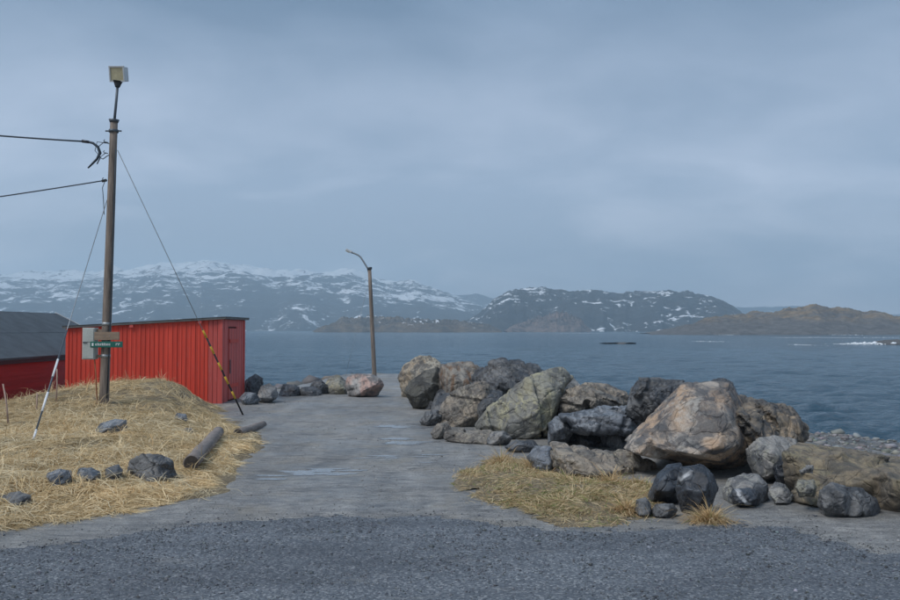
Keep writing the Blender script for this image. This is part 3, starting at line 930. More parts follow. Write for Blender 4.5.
rock('boulder', 'grey-brown faceted boulder under the right end of the largest boulder',
     ([(746, 447), (756, 437), (776, 434), (795, 439), (799, 452), (790, 472), (772, 482), (756, 476), (748, 462)], 11.7, 1.0), 'grey', 24, B, RIP, amp=0.045)
rock('rock', 'blue-black rock jammed right of the grey-brown faceted boulder',
     ([(772, 466), (780, 455), (794, 453), (800, 463), (797, 482), (778, 485)], 11.4, 0.7), 'black', 25, 'rock', RIP, amp=0.05)
rock('rock', 'low grey-brown rounded rock right of the black quartz-veined rocks',
     ([(722, 490), (728, 477), (744, 472), (760, 475), (770, 486), (769, 502), (744, 507), (726, 503)], gd(503, 0.7), 0.75), 'grey', 26, 'rock', RIP, amp=0.04)
rock('rock', 'small smooth black rock in front of the low rounded rock',
     ([(730, 496), (734, 489), (750, 488), (761, 494), (758, 506), (738, 508)], gd(507, 0.4), 0.42), 'black', 27, 'rock', RIP, amp=0.04)
rock('boulder', 'left one of the two black quartz-veined rocks beside the grass patch',
     ([(648, 494), (656, 474), (666, 465), (679, 464), (687, 478), (684, 503), (664, 508), (650, 505)], gd(505, 0.7), 0.75), 'black', 28, B, RIP, amp=0.03, cuts=6, splits=2, shift=.02)
rock('boulder', 'right and taller of the two black quartz-veined rocks beside the grass patch',
     ([(675, 488), (680, 467), (700, 464), (710, 467), (718, 488), (717, 506), (708, 517), (684, 516)], gd(516, 0.65), 0.7), 'black', 29, B, RIP, amp=0.03, cuts=6, splits=2, shift=.02)
rock('rock', 'small dark chunk at the left foot of the black quartz-veined rocks',
     ([(634, 510), (636, 500), (646, 497), (652, 503), (651, 516), (638, 517)], gd(516, 0.25), 0.3), 'dark', 30, 'rock', RIP, amp=0.05)
rock('rock', 'flat dark chip lying between the two black quartz-veined rocks',
     ([(650, 511), (655, 504), (672, 503), (678, 510), (674, 518), (654, 518)], gd(517, 0.25), 0.3), 'dark', 31, 'rock', RIP, amp=0.05)
rock('rock', 'grey tilted stone low in the bank, left of the small pale stone',
     ([(768, 490), (774, 481), (784, 484), (793, 496), (790, 504), (775, 504)], gd(503, 0.35), 0.4), 'grey', 32, 'rock', RIP, amp=0.06)
rock('rock', 'small pale squarish stone set in the ochre bank foot',
     ([(796, 487), (799, 480), (813, 480), (817, 487), (814, 497), (799, 497)], 9.85, 0.35), 'lichen', 33, 'rock', RIP, amp=0.06)
rock('rock', 'small grey stone lodged high in the ochre bank',
     ([(797, 470), (802, 463), (814, 462), (819, 470), (815, 479), (800, 479)], 10.42, 0.5), 'grey', 34, 'rock', RIP, amp=0.06)
rock('boulder', 'dark grey hunched rock at the foot of the ochre bank, far right',
     [([(817, 505), (820, 490), (832, 483), (846, 486), (856, 496), (852, 517), (826, 518)], gd(517, 0.6), 0.62),
      ([(842, 508), (848, 488), (862, 489), (875, 498), (880, 508), (874, 517), (848, 517)], gd(516, 0.55), 0.55)], 'dark', 35, B, RIP, amp=0.03, cuts=1, splits=2, shift=.03)
me, base = rock_mesh('rock_bank', [
    ([(786, 452), (800, 443), (830, 447), (870, 452), (905, 462), (960, 472), (1040, 480), (1040, 540), (960, 530), (900, 520), (840, 514), (800, 506), (786, 480)], 11.0, 1.9, 0.35),
    ([(816, 462), (828, 450), (844, 450), (851, 458), (842, 472), (826, 476), (817, 472)], 10.45, 0.5),
    ([(850, 464), (858, 456), (880, 453), (892, 457), (878, 468), (862, 475), (851, 472)], 10.4, 0.5),
    ([(790, 500), (800, 478), (850, 476), (900, 478), (900, 522), (820, 516)], 10.45, 1.0),
    ([(878, 466), (900, 460), (960, 470), (1040, 480), (1040, 540), (960, 532), (900, 521), (876, 516)], 10.2, 1.3, 0.2)], 61,
    amp=0.012, strata=0.005, sfreq=20, res=150, cuts=1, splits=2, shift=0.006)
struct(link('rock_bank', me, RM['ochre'], loc=base))

# --- rocks along the quay end, behind the track
QUAY = 'rocks along the end of the track'
rock('boulder', 'rounded pink and grey boulder standing at the end of the track by the street lamp',
     ([(345, 386), (347, 377), (356, 374), (372, 374), (380, 378), (383, 386), (378, 396), (364, 398), (349, 396)], gd(396, 1.0), 1.0), 'rosy', 70, B, QUAY, amp=0.025, cuts=2)
rock('boulder', 'dark pointed rock at the right corner of the red shed',
     ([(243, 392), (246, 380), (255, 374), (263, 378), (264, 390), (256, 398), (246, 398)], 27.0, 1.0), 'dark', 71, B, QUAY, amp=0.06)
rock('boulder', 'pale grey rounded rock beside the dark pointed rock near the shed',
     ([(257, 395), (260, 387), (269, 383), (277, 388), (278, 398), (270, 403), (259, 402)], gd(402, 0.8), 0.8), 'grey', 72, B, QUAY, amp=0.04)
rock('rock', 'low greenish rock at the shed corner, below the dark pointed rock',
     ([(240, 398), (246, 392), (256, 393), (261, 400), (256, 405), (242, 405)], gd(404, 0.7), 0.7), 'bluegrey', 73, 'rock', QUAY, amp=0.05)
rock('rock', 'low dark rock right of the pale grey rounded rock',
     ([(277, 397), (282, 384.5), (294, 384.5), (302, 390.5), (298, 402), (280, 402)], 27.2, 0.9), 'dark', 74, 'rock', QUAY, amp=0.07)
rock('rock', 'flat dark rock in the middle of the quay rocks',
     ([(296, 399), (301, 387.5), (314, 386.5), (322, 392.5), (318, 402), (299, 402)], 27.3, 0.8), 'dark', 75, 'rock', QUAY, amp=0.07)
rock('rock', 'dark angular rock left of the lichened quay rock',
     ([(305, 398), (312, 382.5), (322, 380.5), (330, 387.5), (328, 399), (310, 401)], 28.0, 0.9), 'dark', 76, 'rock', QUAY, amp=0.07)
rock('rock', 'lichened olive rock directly left of the pink and grey boulder',
     ([(322, 394), (328, 378.5), (338, 374.5), (347, 379.5), (350, 395), (340, 398), (326, 398)], 28.2, 1.0), 'lichen', 77, 'rock', QUAY, amp=0.06)
rock('rock', 'grey rock right of the street lamp foot, nearest the lamp',
     ([(380, 384), (383, 377), (391, 375), (396, 380), (395, 387), (383, 388)], 40.6, 1.0), 'grey', 78, 'rock', QUAY, amp=0.06)
rock('rock', 'bluish rock just left of the cream-topped boulder, far off',
     ([(391, 383), (394, 377), (401, 375), (407, 380), (406, 387), (393, 387)], 40.0, 1.0), 'bluegrey', 79, 'rock', QUAY, amp=0.06)
# --- rocks in the dry grass of the mound
def on(px, py, t):
    h = hitsurf(px, py)
    return h.y + t * 0.4
MR = 'rocks lying in the dry grass'
rock('boulder', 'largest dark rock in the dry grass, left of the log',
     ([(125, 477), (130, 457.5), (143, 452.5), (160, 454.5), (174, 459.5), (177, 477), (166, 485), (146, 488), (130, 486)], on(150, 481, 0.6), 0.65), 'dark', 80, B, MR, amp=0.075, cuts=8)
rock('rock', 'flat dark slab in the dry grass below the utility pole',
     ([(91.0, 434), (100.0, 423.5), (115.0, 419.5), (126.0, 420.5), (126.0, 435), (112.0, 439), (96.0, 439)], on(108, 434, 0.6), 0.6), 'bluegrey', 81, 'rock', MR, amp=0.04)
rock('rock', 'leftmost of the three blue-grey stones in a row in the grass',
     ([(45, 488), (48, 473.5), (60, 468.5), (71.0, 470.5), (72.0, 485), (60, 491), (49, 492)], on(58, 486, 0.4), 0.45), 'bluegrey', 82, 'rock', MR, amp=0.05)
rock('rock', 'low middle stone of the three blue-grey stones in the grass',
     ([(75.0, 481), (78.0, 468.5), (92.0, 466.5), (101.0, 471.5), (100.0, 485), (84.0, 487)], on(88, 481, 0.4), 0.45), 'bluegrey', 83, 'rock', MR, amp=0.05)
rock('rock', 'rightmost of the three blue-grey stones, next to the largest dark rock',
     ([(99.0, 481), (106.0, 468.5), (118.0, 464.5), (123.0, 469.5), (121.0, 483), (106.0, 486)], on(112, 480, 0.35), 0.4), 'dark', 84, 'rock', MR, amp=0.05)
rock('rock', 'dark low stone at the left edge of the picture in the grass',
     ([(-6, 506), (2, 494.5), (18, 491.5), (31, 494.5), (30, 507), (12, 511), (-4, 511)], on(12, 505, 0.35), 0.4), 'dark', 85, 'rock', MR, amp=0.05)
rock('rock', 'small flat stone high on the mound by the red shed',
     ([(174, 419), (178, 413), (186, 414), (188, 421), (180, 424)], on(181, 421, 0.3), 0.35), 'bluegrey', 86, 'rock', MR, amp=0.05)
rock('rock', 'tiny brown stone in the grass above the log',
     ([(182, 432), (185, 428), (192, 428), (194, 432), (188, 435)], on(188, 433, 0.2), 0.22), 'brown', 87, 'rock', MR, amp=0.05)

# --- rubble under and behind the boulders
# --- uncountable shore stones on the slopes below the plateau
def stone_proto(seed, npt=15):
    rnd = random.Random(seed)
    b2 = bmesh.new()
    vs_ = [b2.verts.new(Vector((rnd.gauss(0, 1), rnd.gauss(0, 1), rnd.gauss(0, 1))).normalized() * rnd.uniform(.75, 1.05)) for _ in range(npt)]
    r = bmesh.ops.convex_hull(b2, input=vs_)
    bad = [g for g in set(r['geom_interior'] + r['geom_unused']) if isinstance(g, bmesh.types.BMVert)]
    bmesh.ops.delete(b2, geom=bad, context='VERTS')
    bmesh.ops.triangulate(b2, faces=b2.faces[:])
    b2.verts.index_update()
    v = np.array([q.co[:] for q in b2.verts]); f = np.array([[q.index for q in fc.verts] for fc in b2.faces])
    b2.free()
    return v, f
PROTO = [stone_proto(k) for k in range(14)]
CHIP = [stone_proto(k + 50, 7) for k in range(14)]
def scatter(name, xs, ys, zs, rad, cols, rng, flat=0.65, mat=None, protos=None):
    protos = protos or PROTO
    V = []; Fc = []; C = []; n0 = 0
    which = rng.integers(0, len(protos), len(xs))
    for k in range(len(protos)):
        idx = np.where(which == k)[0]
        if not len(idx): continue
        v, f = protos[k]
        a = rng.uniform(0, 6.283, len(idx)); ca, sa = np.cos(a), np.sin(a)
        sx = rad[idx] * rng.uniform(.8, 1.4, len(idx)); sy = rad[idx] * rng.uniform(.8, 1.2, len(idx)); sz = rad[idx] * flat * rng.uniform(.7, 1.2, len(idx))
        vx = v[None, :, 0] * sx[:, None]; vy = v[None, :, 1] * sy[:, None]; vz = v[None, :, 2] * sz[:, None]
        wx = vx * ca[:, None] - vy * sa[:, None] + xs[idx][:, None]
        wy = vx * sa[:, None] + vy * ca[:, None] + ys[idx][:, None]
        wz = vz + (zs[idx] + sz * 0.25)[:, None]
        V.append(np.stack([wx, wy, wz], -1).reshape(-1, 3))
        Fc.append((f[None] + (np.arange(len(idx)) * len(v))[:, None, None] + n0).reshape(-1, 3))
        cc = np.repeat(cols[idx], len(v), 0)
        C.append(np.concatenate([cc, np.ones((len(cc), 1))], 1))
        n0 += len(idx) * len(v)
    return link(name, mesh_np(name, np.concatenate(V), np.concatenate(Fc), False, np.concatenate(C)), mat or M_stone_bits)
rng = np.random.default_rng(77)
n = 28000
xs = rng.uniform(-16, 34, n); ys = rng.uniform(10, 52, n)
s = sdf(PLATEAU, xs, ys); z = ground_z(xs, ys)
ok = (s < -0.35) & (z > -2.4)
xs, ys, z = xs[ok], ys[ok], z[ok]
rad = np.where(xs > 5, 0.055, 0.2) * np.exp(rng.normal(0, 0.5, len(xs)))
g = np.where(xs > 5, rng.uniform(0.12, 0.30, len(xs)), rng.uniform(0.06, 0.2, len(xs)))[:, None] * (np.array([1.0, 0.97, 0.93])[None] + rng.normal(0, 0.06, (len(xs), 3)))
ok_ = np.ones(len(xs), bool)
struct(scatter('shore_stones', xs, ys, z, rad, np.clip(g, 0.02, 0.5), rng), 'stuff')

spine = np.array([(-0.2, 23.0), (0.3, 20.0), (1.2, 17.6), (2.3, 16.0), (3.2, 14.6), (4.2, 13.7), (5.2, 13.2)])
n = 120
t = rng.uniform(0, len(spine) - 1.001, n); i = t.astype(int); fr = (t - i)[:, None]
pp = spine[i] * (1 - fr) + spine[i + 1] * fr + rng.normal(0, 0.22, (n, 2))
dets = []
for k in range(5):
    me, bs = rock_mesh('t', [([(440, 330), (444, 318), (452, 316), (460, 321), (463, 332), (456, 340), (444, 339)], 20.0, .55)], 300 + k, amp=.07, res=14)
    q = np.empty(len(me.vertices) * 3, np.float32); me.vertices.foreach_get('co', q); q = q.reshape(-1, 3)
    me.calc_loop_triangles()
    f = np.empty(len(me.loop_triangles) * 3, np.int32); me.loop_triangles.foreach_get('vertices', f)
    q -= q.mean(0); dets.append((q / np.abs(q).max(), f.reshape(-1, 3)))
    bpy.data.meshes.remove(me)
V = []; Fc = []; n0 = 0
gz_ = ground_z(pp[:, 0], pp[:, 1] + .35)
for k in range(n):
    q, f = dets[k % 5]
    a = rng.uniform(0, 6.283); r_ = 0.24 * math.exp(rng.normal(0, .3))
    Rm = np.array([[math.cos(a), -math.sin(a), 0], [math.sin(a), math.cos(a), 0], [0, 0, 1]])
    V.append((q * r_) @ Rm.T + np.array([pp[k, 0], pp[k, 1] + .35, gz_[k] + rng.uniform(-.05, .16)])); Fc.append(f + n0); n0 += len(q)
struct(link('bank_rubble', mesh_np('bank_rubble', np.concatenate(V), np.concatenate(Fc), True), RM['dark']), 'stuff')

# loose chips on the gravel apron
n = 56000
ys = rng.uniform(5.6, 10.2, n); xs = rng.uniform(-1, 1, n) * (ys * 0.56 + 0.3)
ok = road_s(xs, ys) > -np.abs(rng.normal(0, 0.28, n)) * (rng.uniform(0, 1, n) < .6)
xs, ys = xs[ok], ys[ok]
keep = rng.uniform(0, 1, len(xs)) < 0.35 + 0.65 * sstep(.42, .6, n2d(xs, ys * 1.8, 0.9, 4, 71))
xs, ys = xs[keep], ys[keep]
rad = 0.0056 * np.exp(rng.normal(0, 0.48, len(xs)))
t = rng.uniform(0, 1, len(xs))
g = np.where(t < .78, rng.uniform(.05, .14, len(xs)), np.where(t < .97, rng.uniform(.12, .22, len(xs)), rng.uniform(.24, .38, len(xs))))[:, None] * np.array([[0.93, 0.98, 1.05]])
g = g * (1 + rng.normal(0, 0.05, (len(xs), 3)))
struct(scatter('gravel_chips', xs, ys, ground_z(xs, ys) + np.where(road_s(xs, ys) > 0.1, 0.018, 0.004), rad, np.clip(g, 0.01, .6), rng, protos=CHIP), 'stuff')
n = 46000
ys = 8.0 + 20 * rng.uniform(0, 1, n) ** 1.5; xs = rng.uniform(-.42, .62, n) * ys
ok = (road_s(xs, ys) < 0.05) & (sdf(MOUND, xs, ys) < 0.15) & (sdf(PLATEAU, xs, ys) > 0.1)
ok &= rng.uniform(0, 1, n) < 0.12 + 0.88 * sstep(.42, .6, n2d(xs * 1.3, ys * .5, 0.9, 5, 73))
xs, ys = xs[ok], ys[ok]
rad = 0.0062 * np.exp(rng.normal(0, 0.45, len(xs))) * (0.8 + ys * .018)
g = rng.uniform(.09, .40, len(xs))[:, None] * np.array([[1.0, 0.985, 0.96]])
struct(scatter('track_pebbles', xs, ys, ground_z(xs, ys), rad, g, rng, protos=CHIP), 'stuff')

# ================================================================== GRASS
def blades(name, xs, ys, rng, length, lie, cols, width=0.006, dirscale=1.0, seed=0, zf=surf, uprand=0.25):
    n = len(xs)
    az = n2d(xs, ys, dirscale, 3, seed) * 6.283 * 2.4 + rng.normal(0, 0.75, n)
    L = length * np.exp(rng.normal(0, 0.3, n))
    lf = np.clip(lie + rng.normal(0, uprand, n), 0.02, 1.0)      # 1 = flat on the ground
    ts = np.array([0.0, 0.35, 0.7, 1.0])
    el0 = (1 - lf) * R(78) + R(14)
    droop = R(20) + lf * R(38) + rng.uniform(0, R(30), n)
    px = np.zeros((n, 4)); pz = np.zeros((n, 4))
    for k in range(1, 4):
        e_ = el0 - droop * (ts[k - 1] + ts[k]) / 2
        dl = (ts[k] - ts[k - 1]) * L
        px[:, k] = px[:, k - 1] + np.cos(e_) * dl
        pz[:, k] = pz[:, k - 1] + np.sin(e_) * dl
    wob = rng.normal(0, 0.18, (n, 4)); wob[:, 0] = 0
    A = az[:, None] + wob * 0.6
    X_ = xs[:, None] + np.cos(A) * px; Y_ = ys[:, None] + np.sin(A) * px
    gz = zf(X_.ravel(), Y_.ravel()).reshape(n, 4)
    Z_ = gz + np.maximum(pz, 0.004 + 0.012 * rng.uniform(0, 1, (n, 1))) - 0.002
    w = (width * np.exp(rng.normal(0, 0.3, n)))[:, None] * np.array([0.8, 1.0, 0.8, 0.15])[None] * 0.5
    tilt = rng.uniform(-0.8, 0.8, n)[:, None]
    sx = -np.sin(A) * w; sy = np.cos(A) * w; sz = tilt * w
    V = np.stack([np.stack([X_ - sx, Y_ - sy, Z_ - sz], -1), np.stack([X_ + sx, Y_ + sy, Z_ + sz], -1)], 2).reshape(-1, 3)
    b0 = (np.arange(n) * 8)[:, None, None]
    q = np.array([[0, 1, 3, 2], [2, 3, 5, 4], [4, 5, 7, 6]])[None]
    f = (b0 + q).reshape(-1, 4)
    C = np.concatenate([np.repeat(cols, 8, 0), np.ones((n * 8, 1))], 1)
    return link(name, mesh_np(name, V, f, False, C), M_straw)
def strawcols(n, rng, green=0.0, orange=0.0, bright=1.0):
    a = np.array([0.60, 0.46, 0.26]); b_ = np.array([0.34, 0.24, 0.12]); c_ = np.array([0.76, 0.63, 0.41])
    t = rng.uniform(0, 1, (n, 1)); u = rng.uniform(0, 1, (n, 1))
    c = np.where(u < 0.5, a + (b_ - a) * t, a + (c_ - a) * t)
    if orange: c = np.where(rng.uniform(0, 1, (n, 1)) < orange, np.array([0.52, 0.35, 0.18]) * (0.8 + 0.4 * t), c)
    if green: c = np.where(rng.uniform(0, 1, (n, 1)) < green, np.array([0.20, 0.25, 0.07]) * (0.7 + 0.6 * t), c)
    return c * bright * 1.1
rng = np.random.default_rng(9)
n = 300000
ys = 8.2 + (25.4 - 8.2) * rng.uniform(0, 1, n) ** 1.35
xs = -rng.uniform(0.16, 0.72, n) * ys - 0.3
s = sdf(MOUND, xs, ys)
ok = (s + (n2d(xs, ys, 2.0, 3, 81) - 0.5) * 0.8 > -0.02) & (xs > -14.5)
ok &= ~((xs > -10.6) & (ys > 23.95)) & ~((xs < -11.4) & (ys > 19))
bare = n2d(xs, ys, 0.75, 4, 83)
ok &= rng.uniform(0, 1, n) < 0.22 + 0.78 * sstep(.36, .52, bare)
xs, ys, bare = xs[ok], ys[ok], bare[ok]
cols = strawcols(len(xs), rng) * ((0.45 + 1.05 * n2d(xs, ys, 0.9, 5, 85)) * (1.12 - 0.22 * sstep(14, 18, ys)))[:, None]
struct(blades('dry_grass', xs, ys, rng, 0.21, 0.95, cols, 0.0052, 1.6, 91, uprand=0.13), 'stuff')
n = 20000
ys = 8.4 + 9.5 * rng.uniform(0, 1, n) ** 1.2; xs = -rng.uniform(0.16, 0.72, n) * ys - 0.3
ok = (sdf(MOUND, xs, ys) > -0.05) & (n2d(xs, ys, 1.2, 3, 87) > 0.44)
xs, ys = xs[ok], ys[ok]
cl = np.array([[0.72, 0.61, 0.41]]) * rng.uniform(.75, 1.15, (len(xs), 1))
struct(blades('dry_grass', xs, ys, rng, 0.32, 0.84, cl, 0.006, 2.3, 89, uprand=0.16), 'stuff')
# upstanding stalks and tussocks on the mound
cen = []
while len(cen) < 150:
    y_ = rng.uniform(9.2, 23.5); x_ = -rng.uniform(0.2, 0.56) * y_
    if sdf(MOUND, np.array([x_]), np.array([y_]))[0] > 0.35 and x_ > -11.3: cen.append((x_, y_))
cen = np.array(cen)
k = rng.integers(0, len(cen), 6000)
xs = cen[k, 0] + rng.normal(0, 0.13, len(k)); ys = cen[k, 1] + rng.normal(0, 0.13, len(k))
struct(blades('dry_grass', xs, ys, rng, 0.24, 0.66, strawcols(len(xs), rng, 0.0, 0.06, 1.05), 0.0075, 2.0, 93), 'stuff')

# grass patch at the foot of the bank
PATCH = [G(451, 484), G(466, 469), G(492, 458), G(520, 458), (1.25, 13.2), G(560, 476), G(600, 480), G(640, 482), (2.75, 11.2), (2.55, 10.2), G(655, 516), G(612, 527), G(560, 528), G(528, 518), G(492, 503), G(462, 495)]
px0 = [p[0] for p in PATCH]; py0 = [p[1] for p in PATCH]
def patch_z(x, y):
    s = sdf(PATCH, x, y)
    return ground_z(x, y) + 0.09 * sstep(-0.1, 1.0, s) - 0.06 * sstep(0.05, -0.3, s) + (n2d(x, y, 2.2, 3, 95) - .5) * 0.06 * sstep(0, .4, s)
gx4 = np.arange(min(px0) - .5, max(px0) + .5, 0.05); gy4 = np.arange(min(py0) - .5, max(py0) + .5, 0.05)
X, Y = np.meshgrid(gx4, gy4)
struct(link('grass_patch', grid_np('grass_patch', X, Y, patch_z(X, Y), keep=sdf(PATCH, X, Y) + (n2d(X, Y, 2.5, 4, 97) - .5) * 1.1 > -0.06), M_thatch))
n = 60000
xs = rng.uniform(min(px0), max(px0), n); ys = rng.uniform(min(py0), max(py0), n)
ok = (sdf(PATCH, xs, ys) + (n2d(xs, ys, 2.5, 4, 97) - 0.5) * 1.3 > 0.0) & (rng.uniform(0, 1, n) < 0.15 + 0.85 * sstep(.38, .58, n2d(xs, ys, 1.6, 4, 99)))
xs, ys = xs[ok], ys[ok]
gr = sstep(.5, .66, n2d(xs, ys, 0.9, 3, 101))[:, None]
cols = strawcols(len(xs), rng, 0.05, 0.10, 0.86)
cols = np.where(rng.uniform(0, 1, (len(xs), 1)) < gr * 0.18, np.array([0.20, 0.235, 0.08]) * rng.uniform(.6, 1.2, (len(xs), 1)), cols)
struct(blades('short_grass', xs, ys, rng, 0.10, 0.84, cols, 0.0045, 1.6, 103, patch_z), 'stuff')
def tuft(label, px, py, n, spread, length, orange=0.5, green=0.03, seed=0):
    r_ = np.random.default_rng(seed)
    x0, y0 = G(px, py)
    a = r_.uniform(0, 6.283, n); q = np.abs(r_.normal(0, 1, n)) * spread
    xs = x0 + np.cos(a) * q; ys = y0 + np.sin(a) * q * 0.7
    L = length * np.exp(r_.normal(0, 0.3, n))
    ts = np.array([0, .35, .7, 1.0])
    out = np.clip(q / (spread * 2.2), 0, 1)
    el0 = R(80) - out * R(30) + r_.normal(0, R(16), n)
    dr = R(45) + out * R(50) + r_.uniform(0, R(75), n)
    az = a + r_.normal(0.5, 0.9, n)
    px_ = np.zeros((n, 4)); pz_ = np.zeros((n, 4))
    for k in range(1, 4):
        e_ = el0 - dr * ts[k] * 0.9
        dl = (ts[k] - ts[k - 1]) * L
        px_[:, k] = px_[:, k - 1] + np.cos(e_) * dl; pz_[:, k] = pz_[:, k - 1] + np.sin(e_) * dl
    X_ = xs[:, None] + np.cos(az)[:, None] * px_; Y_ = ys[:, None] + np.sin(az)[:, None] * px_
    g0 = np.maximum(patch_z(xs, ys), ground_z(xs, ys))[:, None]
    Z_ = np.maximum(g0 + pz_, g0 + 0.004) - 0.01
    w = 0.0065 * np.array([1, 1, .7, .15])[None] * 0.5 * np.exp(r_.normal(0, .25, (n, 1)))
    vx = r_.uniform(0, 6.283, n)[:, None]
    V = np.stack([np.stack([X_ - np.cos(vx) * w, Y_ - np.sin(vx) * w, Z_], -1), np.stack([X_ + np.cos(vx) * w, Y_ + np.sin(vx) * w, Z_], -1)], 2).reshape(-1, 3)
    f = ((np.arange(n) * 8)[:, None, None] + np.array([[0, 1, 3, 2], [2, 3, 5, 4], [4, 5, 7, 6]])[None]).reshape(-1, 4)
    C = np.concatenate([np.repeat(strawcols(n, r_, green, orange, 0.95), 8, 0), np.ones((n * 8, 1))], 1)
    me = mesh_np('grass_tuft', V - np.array([[x0, y0, 0]]), f, False, C)
    tag(link('grass_tuft', me, M_straw, loc=(x0, y0, 0)), label, 'grass tuft', 'tufts of tall dry grass')
tuft('orange tuft of tall dry grass in front of the right black quartz-veined rock', 709, 522, 800, 0.10, 0.22, .5, 0.04, 1)
tuft('orange tuft of dry grass left of the black quartz-veined rocks', 627, 514, 520, 0.11, 0.20, .5, 0.03, 2)
tuft('straw tuft of dry grass at the back left of the grass patch', 501, 466, 330, 0.13, 0.26, .3, 0.03, 3)
tuft('small straw tuft beside the dark upright block', 531, 470, 200, 0.09, 0.22, .3, 0.05, 4)
tuft('straw tuft in front of the long flat slab', 610, 486, 420, 0.17, 0.22, .4, 0.03, 5)
tuft('thin grass tuft at the right foot of the long flat slab', 640, 488, 220, 0.12, 0.18, .3, 0.1, 6)
tuft('small grass tuft between slab and tuft in the patch middle', 567, 484, 160, 0.11, 0.15, .2, 0.15, 7)

# ================================================================== BUILT THINGS
M_red = None
def paint_mat(name, col, fade, worn, wornamt=0.25, vert=True):
    m, nt, b = newmat(name); N = NT(nt)
    v = N.coord()
    st = (14, 14, 1.2) if vert else (1.2, 1.2, 14)
    f = N.noise(N.mapping(v, scale=st), 1.0, 5, 0.65)
    c = N.ramp(f, [(0.3, col), (0.72, fade)])
    o = N.n('ShaderNodeObjectInfo')
    c = N.mix(1.0, c, N.ramp(o.outputs['Random'], [(0.0, (0.82, 0.8, 0.8)), (1.0, (1.12, 1.14, 1.16))]), 'MULTIPLY')
    w = N.math('MULTIPLY', N.ramp(N.noise(N.mapping(v, scale=tuple(q * 2 for q in st)), 1.6, 6, 0.7), [(0.56, 0.0), (0.68, 1.0)]), wornamt)
    c = N.mix(w, c, worn)
    N.l(c, b.inputs['Base Color'])
    b.inputs['Roughness'].default_value = 0.6
    N.l(N.bump(N.noise(N.mapping(v, scale=tuple(q * 5 for q in st)), 1.0, 4, 0.6), 0.35, 0.006), b.inputs['Normal'])
    return m
M_red = paint_mat('red_painted_boards', (0.56, 0.042, 0.020), (0.70, 0.066, 0.034), (0.36, 0.13, 0.11), 0.5)
M_redpale = paint_mat('faded_pinkish_red_boards', (0.54, 0.075, 0.06), (0.64, 0.11, 0.09), (0.42, 0.24, 0.22), 0.4)
M_barn = paint_mat('dark_red_boards', (0.30, 0.014, 0.016), (0.40, 0.022, 0.022), (0.2, 0.03, 0.03), 0.4, False)
M_felt = simple('dark_roofing_felt', (0.062, 0.075, 0.085), 0.7, 0.3, 2.0, bump=0.3, bscale=60)
M_wood = simple('weathered_pole_wood', (0.205, 0.165, 0.135), 0.85, 0.5, 2.5, bump=0.6, bscale=18, stretch=(10, 10, 0.8))
M_greywood = simple('grey_driftwood', (0.225, 0.19, 0.17), 0.85, 0.3, 2.0, bump=0.6, bscale=14, stretch=(8, 1, 8))
M_endwood = simple('dark_rotten_end_grain', (0.06, 0.048, 0.04), 0.9, 0.4, 8, bump=0.6)
M_steel = simple('galvanised_steel', (0.30, 0.32, 0.33), 0.5, 0.15, 8, metal=0.6, bump=0.1)
M_dsteel = simple('dark_grey_steel', (0.085, 0.10, 0.115), 0.5, 0.15, 8, metal=0.4, bump=0.1)
M_black = simple('black_plastic', (0.018, 0.02, 0.024), 0.5, 0.2, 8, bump=0.1)
M_cable = simple('black_cable_sheath', (0.02, 0.035, 0.05), 0.6, 0.2, 8, bump=0.0)
M_yellow = simple('yellow_guard_plastic', (0.66, 0.40, 0.03), 0.5, 0.15, 8, bump=0.1)
M_white = simple('white_guard_plastic', (0.72, 0.72, 0.72), 0.5, 0.1, 8, bump=0.1)
M_box = simple('pale_grey_green_enamel', (0.42, 0.45, 0.42), 0.5, 0.1, 3, bump=0.1)
M_board = simple('brown_sign_board', (0.26, 0.19, 0.135), 0.75, 0.25, 3, bump=0.3, stretch=(1, 8, 8))
M_green = simple('green_sign_enamel', (0.005, 0.115, 0.085), 0.4, 0.1, 4, bump=0.0)
M_lamp = simple('yellowed_lamp_glass', (0.50, 0.44, 0.27), 0.25, 0.15, 6, bump=0.05)
M_lamp.node_tree.nodes['Principled BSDF'].inputs['Coat Weight'].default_value = 0.4
M_case = simple('pale_lamp_casing', (0.50, 0.52, 0.52), 0.45, 0.1, 6, bump=0.05)
M_concrete = simple('pole_foot_concrete', (0.28, 0.28, 0.27), 0.9, 0.2, 5, bump=0.4)

def part(name, bm, mat, parent, smooth=False, world=True):
    """mesh given in world coordinates, stored relative to its parent chain (parents are only translated)"""
    off = Vector()
    p = parent
    while p is not None:
        off += p.location; p = p.parent
    me = bm_mesh(name, bm, smooth)
    me.transform(Matrix.Translation(-off))
    return link(name, me, mat, parent)
rnd = random.Random(5)

# ---- red shed
SX0, SX1, SY0, SY1 = -10.5, -6.25, 24.0, 26.6
shed = empty('red_shed', ((SX0 + SX1) / 2, (SY0 + SY1) / 2, -0.1))
tag(shed, 'small bright red shed of vertical boards with flat dark roof, behind the utility pole', 'shed')
def rz(x): return 2.28 + (x - SX1) / (SX0 - SX1) * (2.035 - 2.28)      # underside of the roof
def quadbox(p0, p1, zb0, zb1, zt0, zt1, thick, nrm, bm=None):
    """upright board from p0 to p1 (plan), with sloping top, given thickness along nrm"""
    if bm is None: bm = bmesh.new()
    v = []
    for off in (0, thick):
        for (p, zb, zt) in ((p0, zb0, zt0), (p1, zb1, zt1)):
            v.append(bm.verts.new((p[0] + nrm[0] * off, p[1] + nrm[1] * off, zb)))
            v.append(bm.verts.new((p[0] + nrm[0] * off, p[1] + nrm[1] * off, zt)))
    for f in ((0, 1, 3, 2), (4, 6, 7, 5), (0, 4, 5, 1), (2, 3, 7, 6), (1, 5, 7, 3), (0, 2, 6, 4)):
        bm.faces.new([v[k] for k in f])
    bmesh.ops.recalc_face_normals(bm, faces=bm.faces[:])
    return bm
core = bmesh.new()
